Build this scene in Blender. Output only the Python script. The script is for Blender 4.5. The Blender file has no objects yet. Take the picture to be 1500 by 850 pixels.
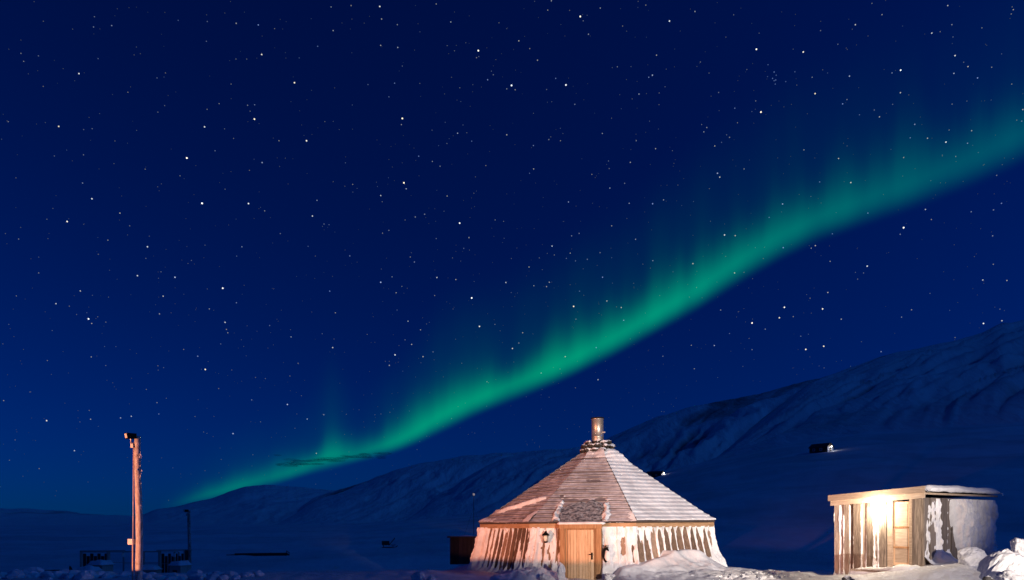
import bpy, bmesh, math, random
import numpy as np
from mathutils import Vector, Matrix

random.seed(7)
S = bpy.context.scene
C = S.collection
R_ = math.radians

# ------------------------------------------------------------------ camera, sky, light, exposure
CAMZ, HOR, F = 1.72, 769.0, 1000.0           # eye height, horizon row and focal length of the photograph (1500 px wide)
cam_d = bpy.data.cameras.new('camera')
cam_d.lens = 24.0; cam_d.sensor_width = 36.0
cam_d.shift_y = (HOR - 425.0) / 1500.0        # level camera with a rising lens: verticals stay upright
cam_d.clip_start = 0.1; cam_d.clip_end = 900000.0
cam = bpy.data.objects.new('camera', cam_d); C.objects.link(cam)
cam.location = (0, 0, CAMZ); cam.rotation_euler = (R_(90), 0, 0)
S.camera = cam

MOON_EL, MOON_AZ = 32.0, 98.0                # degrees; azimuth from the view axis, positive to the right
w = bpy.data.worlds.new('World'); S.world = w; w.use_nodes = True
nt = w.node_tree; nt.nodes.clear()
sky = nt.nodes.new('ShaderNodeTexSky'); sky.sky_type = 'NISHITA'; sky.sun_disc = False
sky.sun_elevation = R_(MOON_EL); sky.sun_rotation = R_(MOON_AZ)
sky.altitude = 0; sky.air_density = 1.0; sky.dust_density = 0.1; sky.ozone_density = 6.0
tint = nt.nodes.new('ShaderNodeMix'); tint.data_type = 'RGBA'; tint.blend_type = 'MULTIPLY'
tint.inputs[0].default_value = 1.0
tint.inputs[7].default_value = (0.0, 0.080, 0.42, 1)      # moonlit night seen with a cold white balance
bg = nt.nodes.new('ShaderNodeBackground'); bg.inputs[1].default_value = 0.05
wo = nt.nodes.new('ShaderNodeOutputWorld')
nt.links.new(sky.outputs[0], tint.inputs[6]); nt.links.new(tint.outputs[2], bg.inputs[0])
nt.links.new(bg.outputs[0], wo.inputs[0])

sun_d = bpy.data.lights.new('moon', 'SUN'); sun_d.energy = 0.22; sun_d.angle = R_(0.5)
sun_d.color = (0.03, 0.26, 1.0)
sun = bpy.data.objects.new('moon', sun_d); C.objects.link(sun)
_d = Vector((math.sin(R_(MOON_AZ)) * math.cos(R_(MOON_EL)), math.cos(R_(MOON_AZ)) * math.cos(R_(MOON_EL)), math.sin(R_(MOON_EL))))
sun.rotation_euler = _d.to_track_quat('Z', 'Y').to_euler()

vs = S.view_settings
vs.view_transform = 'Standard'; vs.look = 'None'; vs.gamma = 1.0; vs.use_curve_mapping = False; vs.exposure = 0.0
cy = S.cycles
cy.max_bounces = 6; cy.transparent_max_bounces = 16; cy.sample_clamp_indirect = 4.0
cy.use_denoising = True; cy.use_adaptive_sampling = False

WARM_LAMP = dict(pos=(-20.0, 2.0, 0.95), aim=(3.0, 24.5, 2.2), power=40000.0, cone=40.0, col=(1.0, 0.345, 0.165))
WHITE_LAMP = dict(pos=(12.0, -14.0, 4.0), aim=(6.5, 22.5, 4.2), power=80000.0, cone=25.5, col=(1.0, 0.84, 0.72))
SHED_LAMP_POWER = 150.0

# ------------------------------------------------------------------ helpers
def P(px, py, Y):                             # point of the place at photo pixel and depth
    return Vector(((px - 750.0) / F * Y, Y, CAMZ + (HOR - py) / F * Y))

def smooth(a, b, x):
    t = np.clip((np.asarray(x, float) - a) / (b - a), 0, 1)
    return t * t * (3 - 2 * t)

_rng = np.random.RandomState(11)
_T = _rng.rand(512, 512)
def vn(x, y, seed=0):
    x = np.asarray(x, float) + seed * 17.31; y = np.asarray(y, float) + seed * 9.77
    xi = np.floor(x).astype(int); yi = np.floor(y).astype(int)
    fx = x - xi; fy = y - yi
    fx = fx * fx * fx * (fx * (fx * 6 - 15) + 10); fy = fy * fy * fy * (fy * (fy * 6 - 15) + 10)
    a = _T[xi % 512, yi % 512]; b = _T[(xi + 1) % 512, yi % 512]
    c = _T[xi % 512, (yi + 1) % 512]; d = _T[(xi + 1) % 512, (yi + 1) % 512]
    return (a * (1 - fx) + b * fx) * (1 - fy) + (c * (1 - fx) + d * fx) * fy
def fbm(x, y, o=4, seed=0):
    s = 0.0; a = 0.5; t = 0.0
    for k in range(o):
        s = s + a * vn(np.asarray(x) * 2 ** k, np.asarray(y) * 2 ** k, seed + k * 3); t += a; a *= 0.5
    return s / t

def tag(o, label=None, cat=None, group=None, kind=None):
    if label: o['label'] = label
    if cat: o['category'] = cat
    if group: o['group'] = group
    if kind: o['kind'] = kind
    return o
def empty(name, loc=(0, 0, 0), rz=0.0):
    o = bpy.data.objects.new(name, None); C.objects.link(o)
    o.location = loc; o.rotation_euler = (0, 0, rz); return o
def link(name, me, parent=None, mat=None):
    o = bpy.data.objects.new(name, me); C.objects.link(o)
    if mat is not None and not me.materials: me.materials.append(mat)
    if parent is not None: o.parent = parent
    return o
def mesh(verts, faces, sm=False):
    me = bpy.data.meshes.new('mesh')
    me.from_pydata([tuple(map(float, v)) for v in verts], [], [tuple(f) for f in faces]); me.validate(); me.update()
    if sm: me.polygons.foreach_set('use_smooth', [True] * len(me.polygons))
    return me
def grid_mesh(X, Y, Z, sm=True, wrap=False):
    n, m = X.shape
    V = np.stack([X, Y, Z], -1).reshape(-1, 3)
    idx = np.arange(n * m).reshape(n, m)
    if wrap: idx = np.concatenate([idx, idx[:, :1]], 1)
    Fq = np.stack([idx[:-1, :-1], idx[:-1, 1:], idx[1:, 1:], idx[1:, :-1]], -1).reshape(-1, 4)
    me = bpy.data.meshes.new('mesh')
    me.vertices.add(len(V)); me.vertices.foreach_set('co', V.astype(np.float32).ravel())
    me.loops.add(Fq.size); me.loops.foreach_set('vertex_index', Fq.astype(np.int32).ravel())
    me.polygons.add(len(Fq)); me.polygons.foreach_set('loop_start', (np.arange(len(Fq)) * 4).astype(np.int32))
    me.polygons.foreach_set('loop_total', np.full(len(Fq), 4, np.int32))
    if sm: me.polygons.foreach_set('use_smooth', np.ones(len(Fq), bool))
    me.update(calc_edges=True); return me
HEX = [(0, 3, 2, 1), (4, 5, 6, 7), (0, 1, 5, 4), (1, 2, 6, 5), (2, 3, 7, 6), (3, 0, 4, 7)]
def box_pts(x0, x1, y0, y1, z0, z1):
    return [(x0, y0, z0), (x1, y0, z0), (x1, y1, z0), (x0, y1, z0), (x0, y0, z1), (x1, y0, z1), (x1, y1, z1), (x0, y1, z1)]
def box(name, x0, x1, y0, y1, z0, z1, mat, parent=None):
    return link(name, mesh(box_pts(x0, x1, y0, y1, z0, z1), HEX), parent, mat)
def hexa(name, pts, mat, parent=None):
    return link(name, mesh(pts, HEX), parent, mat)
def tube(path, rad, n=8, cap=True):
    path = [Vector(p) for p in path]; rad = rad if isinstance(rad, (list, tuple)) else [rad] * len(path)
    V = []; Fc = []
    for i, p in enumerate(path):
        d = (path[min(i + 1, len(path) - 1)] - path[max(i - 1, 0)]).normalized()
        a = d.orthogonal().normalized() if abs(d.z) < .9 else Vector((1, 0, 0))
        a = (a - d * a.dot(d)).normalized(); b = d.cross(a)
        for k in range(n):
            t = 2 * math.pi * k / n; V.append(p + (a * math.cos(t) + b * math.sin(t)) * rad[i])
    for i in range(len(path) - 1):
        for k in range(n):
            Fc.append((i * n + k, i * n + (k + 1) % n, (i + 1) * n + (k + 1) % n, (i + 1) * n + k))
    if cap: Fc.append(tuple(range(n))[::-1]); Fc.append(tuple(range((len(path) - 1) * n, len(path) * n)))
    return V, Fc
def lathe(prof, n=24):
    V = []; Fc = []
    for (r, z) in prof:
        for k in range(n):
            t = 2 * math.pi * k / n; V.append((r * math.cos(t), r * math.sin(t), z))
    for i in range(len(prof) - 1):
        for k in range(n):
            Fc.append((i * n + k, i * n + (k + 1) % n, (i + 1) * n + (k + 1) % n, (i + 1) * n + k))
    return V, Fc
def rock_mesh(sub, seed, sc, rough=0.35, flat=0.0):
    bm = bmesh.new(); bmesh.ops.create_icosphere(bm, subdivisions=sub, radius=1.0)
    rs = np.random.RandomState(seed); dirs = rs.normal(size=(9, 3)); dirs /= np.linalg.norm(dirs, axis=1)[:, None]
    cut = rs.uniform(0.55, 0.95, 9)
    for v in bm.verts:
        c = np.array(v.co)
        for d, k in zip(dirs, cut):               # chop with planes: broken, angular lumps
            e = c.dot(d) - k
            if e > 0: c = c - d * e * 0.85
        n1 = fbm(c[0] * 2.2 + seed * 3.1, c[1] * 2.2 + c[2] * 1.7, 4, seed % 7) - .5
        c = c * (1 + rough * float(n1))
        if flat and c[2] < -flat: c[2] = -flat
        v.co = (c[0] * sc[0], c[1] * sc[1], c[2] * sc[2])
    me = bpy.data.meshes.new('mesh'); bm.to_mesh(me); bm.free(); return me

# ------------------------------------------------------------------ materials
def mat_new(name):
    m = bpy.data.materials.new(name); m.use_nodes = True
    n = m.node_tree.nodes; n.clear()
    out = n.new('ShaderNodeOutputMaterial'); b = n.new('ShaderNodeBsdfPrincipled')
    m.node_tree.links.new(b.outputs[0], out.inputs[0]); return m, m.node_tree, b
def nd(t, kind, **kw):
    n = t.nodes.new(kind)
    for k, v in kw.items():
        if isinstance(k, str) and k.startswith('i_'): n.inputs[k[2:]].default_value = v
        else: setattr(n, k, v)
    return n
def ramp(t, fac, stops):
    r = t.nodes.new('ShaderNodeValToRGB'); e = r.color_ramp.elements
    while len(e) < len(stops): e.new(0.5)
    for el, (p, c) in zip(e, stops): el.position = p; el.color = (c[0], c[1], c[2], 1)
    t.links.new(fac, r.inputs[0]); return r
def coords(t, scale, kind='Object'):
    tc = t.nodes.new('ShaderNodeTexCoord'); mp = t.nodes.new('ShaderNodeMapping')
    mp.inputs['Scale'].default_value = scale; t.links.new(tc.outputs[kind], mp.inputs[0]); return mp.outputs[0]
def bump(t, b, h, strength, dist):
    bp = t.nodes.new('ShaderNodeBump'); bp.inputs['Strength'].default_value = strength; bp.inputs['Distance'].default_value = dist
    t.links.new(h, bp.inputs['Height']); t.links.new(bp.outputs[0], b.inputs['Normal']); return bp

def mk_snow(name, a=(.80, .81, .84), b2=(.88, .89, .91), sc=3.0, bs=0.5, bd=0.02):
    m, t, b = mat_new(name)
    v = coords(t, (sc, sc, sc))
    n = nd(t, 'ShaderNodeTexNoise', i_Scale=1.0, i_Detail=6.0, i_Roughness=.6); t.links.new(v, n.inputs['Vector'])
    r = ramp(t, n.outputs[0], [(.3, a), (.7, b2)])
    n4 = nd(t, 'ShaderNodeTexNoise', i_Scale=.11, i_Detail=7.0, i_Roughness=.6, i_Distortion=.8); t.links.new(v, n4.inputs['Vector'])
    r4 = ramp(t, n4.outputs[0], [(.35, (.72, .72, .73)), (.6, (1, 1, 1))])
    mu = nd(t, 'ShaderNodeMix', data_type='RGBA', blend_type='MULTIPLY'); mu.inputs[0].default_value = 1.0
    t.links.new(r.outputs[0], mu.inputs[6]); t.links.new(r4.outputs[0], mu.inputs[7]); t.links.new(mu.outputs[2], b.inputs['Base Color'])
    b.inputs['Roughness'].default_value = .75
    n2 = nd(t, 'ShaderNodeTexNoise', i_Scale=5.0, i_Detail=5.0, i_Roughness=.65); t.links.new(v, n2.inputs['Vector'])
    bump(t, b, n2.outputs[0], bs, bd); return m
def mk_wood(name, stops, grain=(30, 30, 2.2), rough=.8, bs=.5, knots=0.0):
    m, t, b = mat_new(name)
    tc = t.nodes.new('ShaderNodeTexCoord'); oi = t.nodes.new('ShaderNodeObjectInfo')
    mp = t.nodes.new('ShaderNodeMapping'); mp.inputs['Scale'].default_value = grain
    ml = nd(t, 'ShaderNodeMath', operation='MULTIPLY'); ml.inputs[1].default_value = 37.0
    t.links.new(oi.outputs['Random'], ml.inputs[0]); cx = t.nodes.new('ShaderNodeCombineXYZ')
    for k in range(3): t.links.new(ml.outputs[0], cx.inputs[k])
    t.links.new(cx.outputs[0], mp.inputs['Location']); t.links.new(tc.outputs['Object'], mp.inputs[0])
    n = nd(t, 'ShaderNodeTexNoise', i_Scale=1.0, i_Detail=7.0, i_Roughness=.68, i_Distortion=.6); t.links.new(mp.outputs[0], n.inputs['Vector'])
    ad = nd(t, 'ShaderNodeMath', operation='MULTIPLY_ADD'); ad.inputs[1].default_value = .32; ad.inputs[2].default_value = -.16
    t.links.new(oi.outputs['Random'], ad.inputs[0])
    s = nd(t, 'ShaderNodeMath', operation='ADD'); t.links.new(n.outputs[0], s.inputs[0]); t.links.new(ad.outputs[0], s.inputs[1])
    r = ramp(t, s.outputs[0], stops); t.links.new(r.outputs[0], b.inputs['Base Color'])
    b.inputs['Roughness'].default_value = rough
    bump(t, b, n.outputs[0], bs, .01); return m
def mk_plain(name, col, rough=.6, metal=0.0, var=.25, sc=8.0):
    m, t, b = mat_new(name)
    v = coords(t, (sc, sc, sc)); n = nd(t, 'ShaderNodeTexNoise', i_Scale=1.0, i_Detail=5.0); t.links.new(v, n.inputs['Vector'])
    r = ramp(t, n.outputs[0], [(.3, [c * (1 - var) for c in col]), (.7, [min(1, c * (1 + var)) for c in col])])
    t.links.new(r.outputs[0], b.inputs['Base Color']); b.inputs['Roughness'].default_value = rough; b.inputs['Metallic'].default_value = metal
    return m
def mk_emit(name, col, strength):
    m, t, b = mat_new(name); t.nodes.remove(b)
    e = nd(t, 'ShaderNodeEmission'); e.inputs[0].default_value = (*col, 1); e.inputs[1].default_value = strength
    t.links.new(e.outputs[0], t.nodes['Material Output'].inputs[0]); m.cycles.emission_sampling = 'NONE'; return m
def mk_snowtop(name, base, lo=.45, hi=.7, sc=9.0):            # bare material with settled snow on upward faces
    m, t, b = mat_new(name)
    v = coords(t, (sc, sc, sc)); n = nd(t, 'ShaderNodeTexNoise', i_Scale=1.0, i_Detail=6.0, i_Roughness=.65); t.links.new(v, n.inputs['Vector'])
    g = t.nodes.new('ShaderNodeNewGeometry'); sp = t.nodes.new('ShaderNodeSeparateXYZ'); t.links.new(g.outputs['Normal'], sp.inputs[0])
    ma = nd(t, 'ShaderNodeMath', operation='MULTIPLY_ADD'); ma.inputs[1].default_value = 1.1; t.links.new(n.outputs[0], ma.inputs[0]); t.links.new(sp.outputs[2], ma.inputs[2])
    mr = nd(t, 'ShaderNodeMapRange'); mr.inputs[1].default_value = lo; mr.inputs[2].default_value = hi; t.links.new(ma.outputs[0], mr.inputs[0])
    r = ramp(t, n.outputs[0], [(.3, [c * .6 for c in base]), (.7, [c * 1.4 for c in base])])
    mx = nd(t, 'ShaderNodeMix', data_type='RGBA'); t.links.new(mr.outputs[0], mx.inputs[0]); t.links.new(r.outputs[0], mx.inputs[6]); mx.inputs[7].default_value = (.84, .85, .88, 1)
    t.links.new(mx.outputs[2], b.inputs['Base Color']); b.inputs['Roughness'].default_value = .8
    bump(t, b, n.outputs[0], .5, .02); return m

M = {}
M['snow'] = mk_snow('snow')
M['snow_fine'] = mk_snow('snow_fine', sc=9.0, bs=.45, bd=.012)
M['frost'] = mk_snow('frost', (.30, .27, .29), (.66, .63, .66), sc=4.0, bs=.5, bd=.015)
M['snow_ground'] = mk_snow('snow_ground', (.74, .76, .80), (.86, .87, .9), sc=.35, bs=.6, bd=.35)
M['board_dark'] = mk_wood('board_dark', [(.25, (.06, .036, .023)), (.5, (.17, .105, .068)), (.75, (.36, .25, .18))])
M['board_back'] = mk_wood('board_back', [(.3, (.02, .012, .008)), (.7, (.07, .042, .027))])
M['roof_plank'] = mk_wood('roof_plank', [(.3, (.04, .03, .028)), (.6, (.12, .09, .08)), (.85, (.20, .155, .14))], grain=(2.0, 26, 26))
M['roof_frost'] = mk_wood('roof_frost', [(.30, (.13, .105, .105)), (.5, (.26, .225, .235)), (.75, (.46, .42, .44))], grain=(2.2, 9, 9))
M['trim'] = mk_wood('trim', [(.25, (.20, .115, .055)), (.55, (.42, .26, .14)), (.8, (.58, .39, .23))], grain=(3, 26, 26))
M['jamb'] = mk_wood('jamb', [(.25, (.15, .075, .03)), (.55, (.36, .19, .085)), (.8, (.50, .30, .15))])
M['door'] = mk_wood('door', [(.25, (.42, .25, .13)), (.5, (.62, .42, .25)), (.8, (.74, .54, .36))])
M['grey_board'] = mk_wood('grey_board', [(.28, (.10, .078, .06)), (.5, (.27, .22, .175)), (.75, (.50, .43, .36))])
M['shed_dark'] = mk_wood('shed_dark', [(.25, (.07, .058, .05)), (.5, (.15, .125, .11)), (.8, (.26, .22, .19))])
M['shed_trim'] = mk_wood('shed_trim', [(.25, (.26, .19, .13)), (.55, (.45, .35, .26)), (.8, (.58, .48, .37))], grain=(3, 26, 26))
M['pole'] = mk_wood('pole', [(.38, (.03, .024, .02)), (.47, (.19, .16, .14)), (.56, (.34, .31, .29)), (.7, (.56, .54, .53))], grain=(26, 26, 7.0), bs=.9)
M['far_wood'] = mk_wood('far_wood', [(.3, (.02, .014, .01)), (.7, (.07, .05, .035))])
M['frame_wood'] = mk_wood('frame_wood', [(.3, (.28, .24, .2)), (.7, (.55, .47, .4))])  # kept pale: lamp spill on the dog yard is put into the colour
M['metal'] = mk_plain('galvanised_metal', (.42, .38, .33), .38, .75, .25, 6.0)
M['black_metal'] = mk_plain('black_metal', (.008, .0078, .0078), .6, .0)
M['black_metal'].node_tree.nodes['Principled BSDF'].inputs['Specular IOR Level'].default_value = .1
M['grey_metal'] = mk_plain('grey_metal', (.5, .5, .48), .45, .3)
M['glass'] = mk_plain('lamp_glass', (.85, .8, .66), .15, 0, .08)
M['dark_glass'] = mk_plain('dark_glass', (.02, .022, .028), .1)
M['stone'] = mk_snowtop('stone_snow', (.022, .017, .013), .9, 1.1)
M['dark_stone'] = mk_snowtop('dark_stone', (.05, .048, .05), 1.15, 1.5)
M['bulb'] = mk_emit('bulb', (1.0, .88, .68), 60.0)
M['white_paint'] = mk_plain('white_paint', (.78, .77, .74), .6, 0, .1)
M['felt'] = mk_plain('roof_felt', (.03, .03, .032), .85)
M['felt_frost'] = mk_snowtop('felt_frost', (.05, .05, .068), 1.2, 2.0, 12.0)
M['cable'] = mk_plain('cable', (.5, .38, .28), .6)

def mk_mountain(name, rock, amount, scale):
    m, t, b = mat_new(name)
    tc = t.nodes.new('ShaderNodeTexCoord')
    g = t.nodes.new('ShaderNodeNewGeometry'); sp = t.nodes.new('ShaderNodeSeparateXYZ'); t.links.new(g.outputs['Normal'], sp.inputs[0])
    mp = t.nodes.new('ShaderNodeMapping'); mp.inputs['Scale'].default_value = (scale, scale, scale * 1.2); mp.inputs['Rotation'].default_value = (0, 0, R_(35))
    t.links.new(tc.outputs['Object'], mp.inputs[0])
    n = nd(t, 'ShaderNodeTexNoise', i_Scale=1.0, i_Detail=9.0, i_Roughness=.62, i_Distortion=.4); t.links.new(mp.outputs[0], n.inputs['Vector'])
    at = t.nodes.new('ShaderNodeAttribute'); at.attribute_name = 'bare'
    s = nd(t, 'ShaderNodeMath', operation='MULTIPLY_ADD'); s.inputs[1].default_value = 1.0
    t.links.new(at.outputs['Fac'], s.inputs[0]); t.links.new(n.outputs[0], s.inputs[2])
    mr = nd(t, 'ShaderNodeMapRange'); mr.inputs[1].default_value = .50 - amount; mr.inputs[2].default_value = 1.15 - amount; t.links.new(s.outputs[0], mr.inputs[0])
    mx = nd(t, 'ShaderNodeMix', data_type='RGBA'); t.links.new(mr.outputs[0], mx.inputs[0])
    mx.inputs[6].default_value = (.82, .83, .86, 1); mx.inputs[7].default_value = (*rock, 1)
    mp2 = t.nodes.new('ShaderNodeMapping'); mp2.inputs['Scale'].default_value = (scale * 3.5, scale * .8, scale * 2.2); mp2.inputs['Rotation'].default_value = (0, R_(-28), R_(20)); t.links.new(tc.outputs['Object'], mp2.inputs[0])
    n9 = nd(t, 'ShaderNodeTexNoise', i_Scale=1.0, i_Detail=8.0, i_Roughness=.7); t.links.new(mp2.outputs[0], n9.inputs['Vector'])
    bump(t, b, n9.outputs[0], .8, 1.2 / scale * .12)
    t.links.new(mx.outputs[2], b.inputs['Base Color']); b.inputs['Roughness'].default_value = .9
    return m

# ------------------------------------------------------------------ ground: one sheet of snow out to the horizon
UK = [-3, -.45, -.2, 0.0, .21, .45, .75, 1.5, 4]
SK = [0, 0, .012, .036, .113, .188, .225, .23, .1]
def slope_u(u):
    return (np.interp(u - .06, UK, SK) + np.interp(u, UK, SK) + np.interp(u + .06, UK, SK)) / 3
def ground_z(X, Y):
    X = np.asarray(X, float); Y = np.asarray(Y, float)
    r = np.hypot(X, Y)
    Ye = np.interp(X, [-30, -3, -1.5, 7.5, 9.5, 14, 30], [23.5, 24, 31, 31, 25, 25, 27])
    low = np.interp(X, [-30, -5, 3, 12, 40], [-1.15, -1.2, -1.9, -2.6, -2.8])
    d = smooth(0, 1, (Y - Ye) / 13.0)
    z = d * low
    u = np.where(Y > 1, X / np.maximum(Y, 1), np.sign(X) * 4)
    run = np.minimum(np.maximum(Y - 52, 0), 310); run = run * run / (run + 30)
    z = z + slope_u(u) * run
    z = z + .72 * np.exp(-((X - 11.7) ** 2 + (Y - 17.7) ** 2) / 8.0)
    z = z + 1.35 * np.exp(-((X - 17.3) ** 2 + (Y - 20.6) ** 2) / 9.5)
    z = z + .22 * np.exp(-((X - 6.6) ** 2 / 6 + (Y - 21.2) ** 2 / 2.2))
    z = z + .74 * np.exp(-(((X + 10.8) * .70 - (Y - 11.6) * .71) ** 2 / 160 + ((X + 10.8) * .71 + (Y - 11.6) * .70) ** 2 / 1.6))   # unseen snow bank, shaped to shade the hut's foot from the warm lamp
    amp = np.clip(r / 30, .25, 6)
    z = z + (fbm(X * .35, Y * .35, 4, 2) - .5) * .22 * np.clip(r / 12, .3, 1)
    z = z + (fbm(X * .03, Y * .03, 4, 5) - .5) * 2.4 * smooth(60, 250, r)
    z = z + (fbm(X * 1.9, Y * 1.9, 3, 4) - .5) * .10 * smooth(8, 18, r) * (1 - smooth(30, 60, r))
    z = z + (fbm(X * .16 + Y * .05, Y * .06 - X * .02, 4, 7) - .5) * .75 * smooth(26, 60, r) * (1 - smooth(150, 500, r))
    # low bank of an old track crossing the plain
    yt = 88 + (X + 40) * .55
    z = z + .55 * np.exp(-((Y - yt) / 3.0) ** 2) * smooth(-60, -25, X) * (1 - smooth(0, 25, X))
    return z
az = np.concatenate([np.arange(-44, 46, .2), np.arange(46, 316, 3.0)])
rr = np.concatenate([[.02], np.linspace(1, 15, 28), np.arange(15.2, 32, .12), 32 * np.power(30000 / 32, np.linspace(0.004, 1, 170))])
A, Rr = np.meshgrid(np.radians(az), rr)
GX = np.sin(A) * Rr; GY = np.cos(A) * Rr
ground = link('snow_ground', grid_mesh(GX, GY, ground_z(GX, GY), True, wrap=True), None, M['snow_ground'])
tag(ground, kind='structure')
def gz(x, y): return float(ground_z(np.array([x]), np.array([y]))[0])

# ------------------------------------------------------------------ mountains
def mountain(name, crest, Yc_k, Y0_k, base_fn, mat, gully, seed, nu=360, nv=90, bare=(1.0, .6), tail=.5, slant=1.0):
    pxs = np.array([c[0] for c in crest], float); pys = np.array([c[1] for c in crest], float)
    px = np.linspace(pxs[0], pxs[-1], nu)
    def sm(a):
        k = np.hanning(9); k /= k.sum(); return np.convolve(np.pad(a, 4, mode='edge'), k, mode='valid')
    py = sm(np.interp(px, pxs, pys)) + (fbm(px * .035, px * 0 + seed, 4, seed) - .5) * 5.0
    Yc = np.interp(px, Yc_k[0], Yc_k[1]); Y0 = np.interp(px, Y0_k[0], Y0_k[1])
    v = np.concatenate([np.linspace(0, 1, nv), 1 + np.linspace(.03, 1, 22) * tail])
    U, V = np.meshgrid((px - 750) / F, v)
    D = Y0 + (Yc - Y0) * V
    Zc = CAMZ + (HOR - py) / F * Yc
    X = U * D; B = base_fn(X, D)
    front = np.clip(V, 0, 1) ** 1.25
    back = 1 - smooth(1, 1 + tail, V) * 1.1
    H = (Zc - B) * np.where(V <= 1, front, back)
    # gullies and spurs run down the fall line, strongest half way up
    wob = (fbm(U * 6, V * 3.0 + seed, 4, seed + 5) - .5) * 3.2
    rdg = lambda n: (1 - np.abs(2 * n - 1) * 1.6)
    g = .6 * rdg(fbm(U * 13 - V * 3.4 * slant + seed + wob * .5, V * 1.6 + wob * .4, 4, seed)) + .4 * rdg(fbm(U * 34 - V * 7 * slant + seed + wob, V * 3.2 + wob * .6, 4, seed + 1)) - .45
    g2 = rdg(fbm(U * 4.5 - V * 1.9 * slant + wob * .3 + seed * .37, V * .7 + seed, 3, seed + 2)) - .5
    env = np.sin(np.clip(V, 0, 1) * math.pi) ** .8
    H = H + env * (Zc - B) * (g * gully + g2 * gully * 1.3)
    q_ = np.linspace(0, 1, nu); H = H * smooth(0, .14, q_) * smooth(1, .9, q_) - 6 * (1 - smooth(0, .10, q_))
    me = grid_mesh(X, D, B + H, True)
    o = link(name, me, None, mat); tag(o, kind='structure')
    a = me.attributes.new('bare', 'FLOAT', 'POINT')
    bv = bare[0] * (smooth(bare[1], 1.0, V) * .30 + np.clip(-(g2 * .4 + g * .8), -.25, .35) * 1.5 * smooth(.05, .4, V)) * np.ones_like(U)
    a.data.foreach_set('value', bv.astype(np.float32).ravel())
    return o
g_base = lambda X, Y: ground_z(X, Y) - 1.0
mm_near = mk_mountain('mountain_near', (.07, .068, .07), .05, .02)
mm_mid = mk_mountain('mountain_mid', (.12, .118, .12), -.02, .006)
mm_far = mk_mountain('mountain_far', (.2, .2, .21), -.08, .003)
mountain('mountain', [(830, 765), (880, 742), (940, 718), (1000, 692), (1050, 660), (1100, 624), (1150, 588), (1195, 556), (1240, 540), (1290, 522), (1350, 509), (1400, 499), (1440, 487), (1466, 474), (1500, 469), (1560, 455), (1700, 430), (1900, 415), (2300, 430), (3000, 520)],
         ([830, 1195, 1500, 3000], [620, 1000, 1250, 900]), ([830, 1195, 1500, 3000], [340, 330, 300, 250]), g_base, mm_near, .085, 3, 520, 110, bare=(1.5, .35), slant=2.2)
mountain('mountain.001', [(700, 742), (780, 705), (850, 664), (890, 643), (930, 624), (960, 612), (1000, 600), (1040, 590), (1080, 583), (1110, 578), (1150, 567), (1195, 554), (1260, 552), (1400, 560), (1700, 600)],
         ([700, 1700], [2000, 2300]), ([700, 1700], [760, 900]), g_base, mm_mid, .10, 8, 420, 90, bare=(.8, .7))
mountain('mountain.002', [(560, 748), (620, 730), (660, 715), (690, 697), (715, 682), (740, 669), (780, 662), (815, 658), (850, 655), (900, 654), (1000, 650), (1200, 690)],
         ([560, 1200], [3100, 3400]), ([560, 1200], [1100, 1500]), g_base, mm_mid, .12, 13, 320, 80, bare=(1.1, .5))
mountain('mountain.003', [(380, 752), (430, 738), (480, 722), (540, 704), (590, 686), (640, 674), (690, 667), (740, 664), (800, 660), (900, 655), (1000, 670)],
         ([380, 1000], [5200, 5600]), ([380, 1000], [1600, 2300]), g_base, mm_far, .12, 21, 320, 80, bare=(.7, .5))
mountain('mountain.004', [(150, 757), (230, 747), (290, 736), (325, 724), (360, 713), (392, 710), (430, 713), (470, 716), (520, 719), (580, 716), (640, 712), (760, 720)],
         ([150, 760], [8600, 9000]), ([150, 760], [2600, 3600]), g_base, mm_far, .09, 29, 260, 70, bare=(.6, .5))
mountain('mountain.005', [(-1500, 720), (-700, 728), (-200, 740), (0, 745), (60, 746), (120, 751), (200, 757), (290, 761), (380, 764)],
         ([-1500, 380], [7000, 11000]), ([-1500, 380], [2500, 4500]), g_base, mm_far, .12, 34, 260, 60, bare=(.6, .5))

# ------------------------------------------------------------------ aurora: a tall curtain of glowing air hanging at constant height
AUR = [  # px, lower-edge row, thickness to the brightest row (px), brightness
    (235, 752, 14, .0), (262, 746, 14, .06), (300, 737, 18, .34), (330, 731, 20, .50), (365, 722, 22, .52), (395, 714, 22, .40), (420, 707, 22, .50), (445, 699, 22, .56),
    (468, 693, 30, .72), (482, 689, 36, .84), (496, 686, 31, .68), (520, 680, 22, .48), (550, 672, 24, .62), (580, 664, 27, .80), (610, 652, 32, .90), (640, 637, 38, 1.0), (660, 628, 40, 1.0), (700, 608, 38, .96), (760, 585, 38, .92), (830, 556, 40, .98),
    (900, 522, 42, .98), (960, 489, 44, .95), (1020, 456, 48, .90), (1080, 418, 52, .78), (1140, 383, 54, .62), (1200, 354, 54, .52),
    (1270, 330, 58, .40), (1340, 306, 60, .33), (1420, 276, 64, .31), (1500, 240, 68, .30), (1650, 165, 66, .35), (1900, 20, 80, .32), (2300, -250, 100, .28)]
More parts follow.
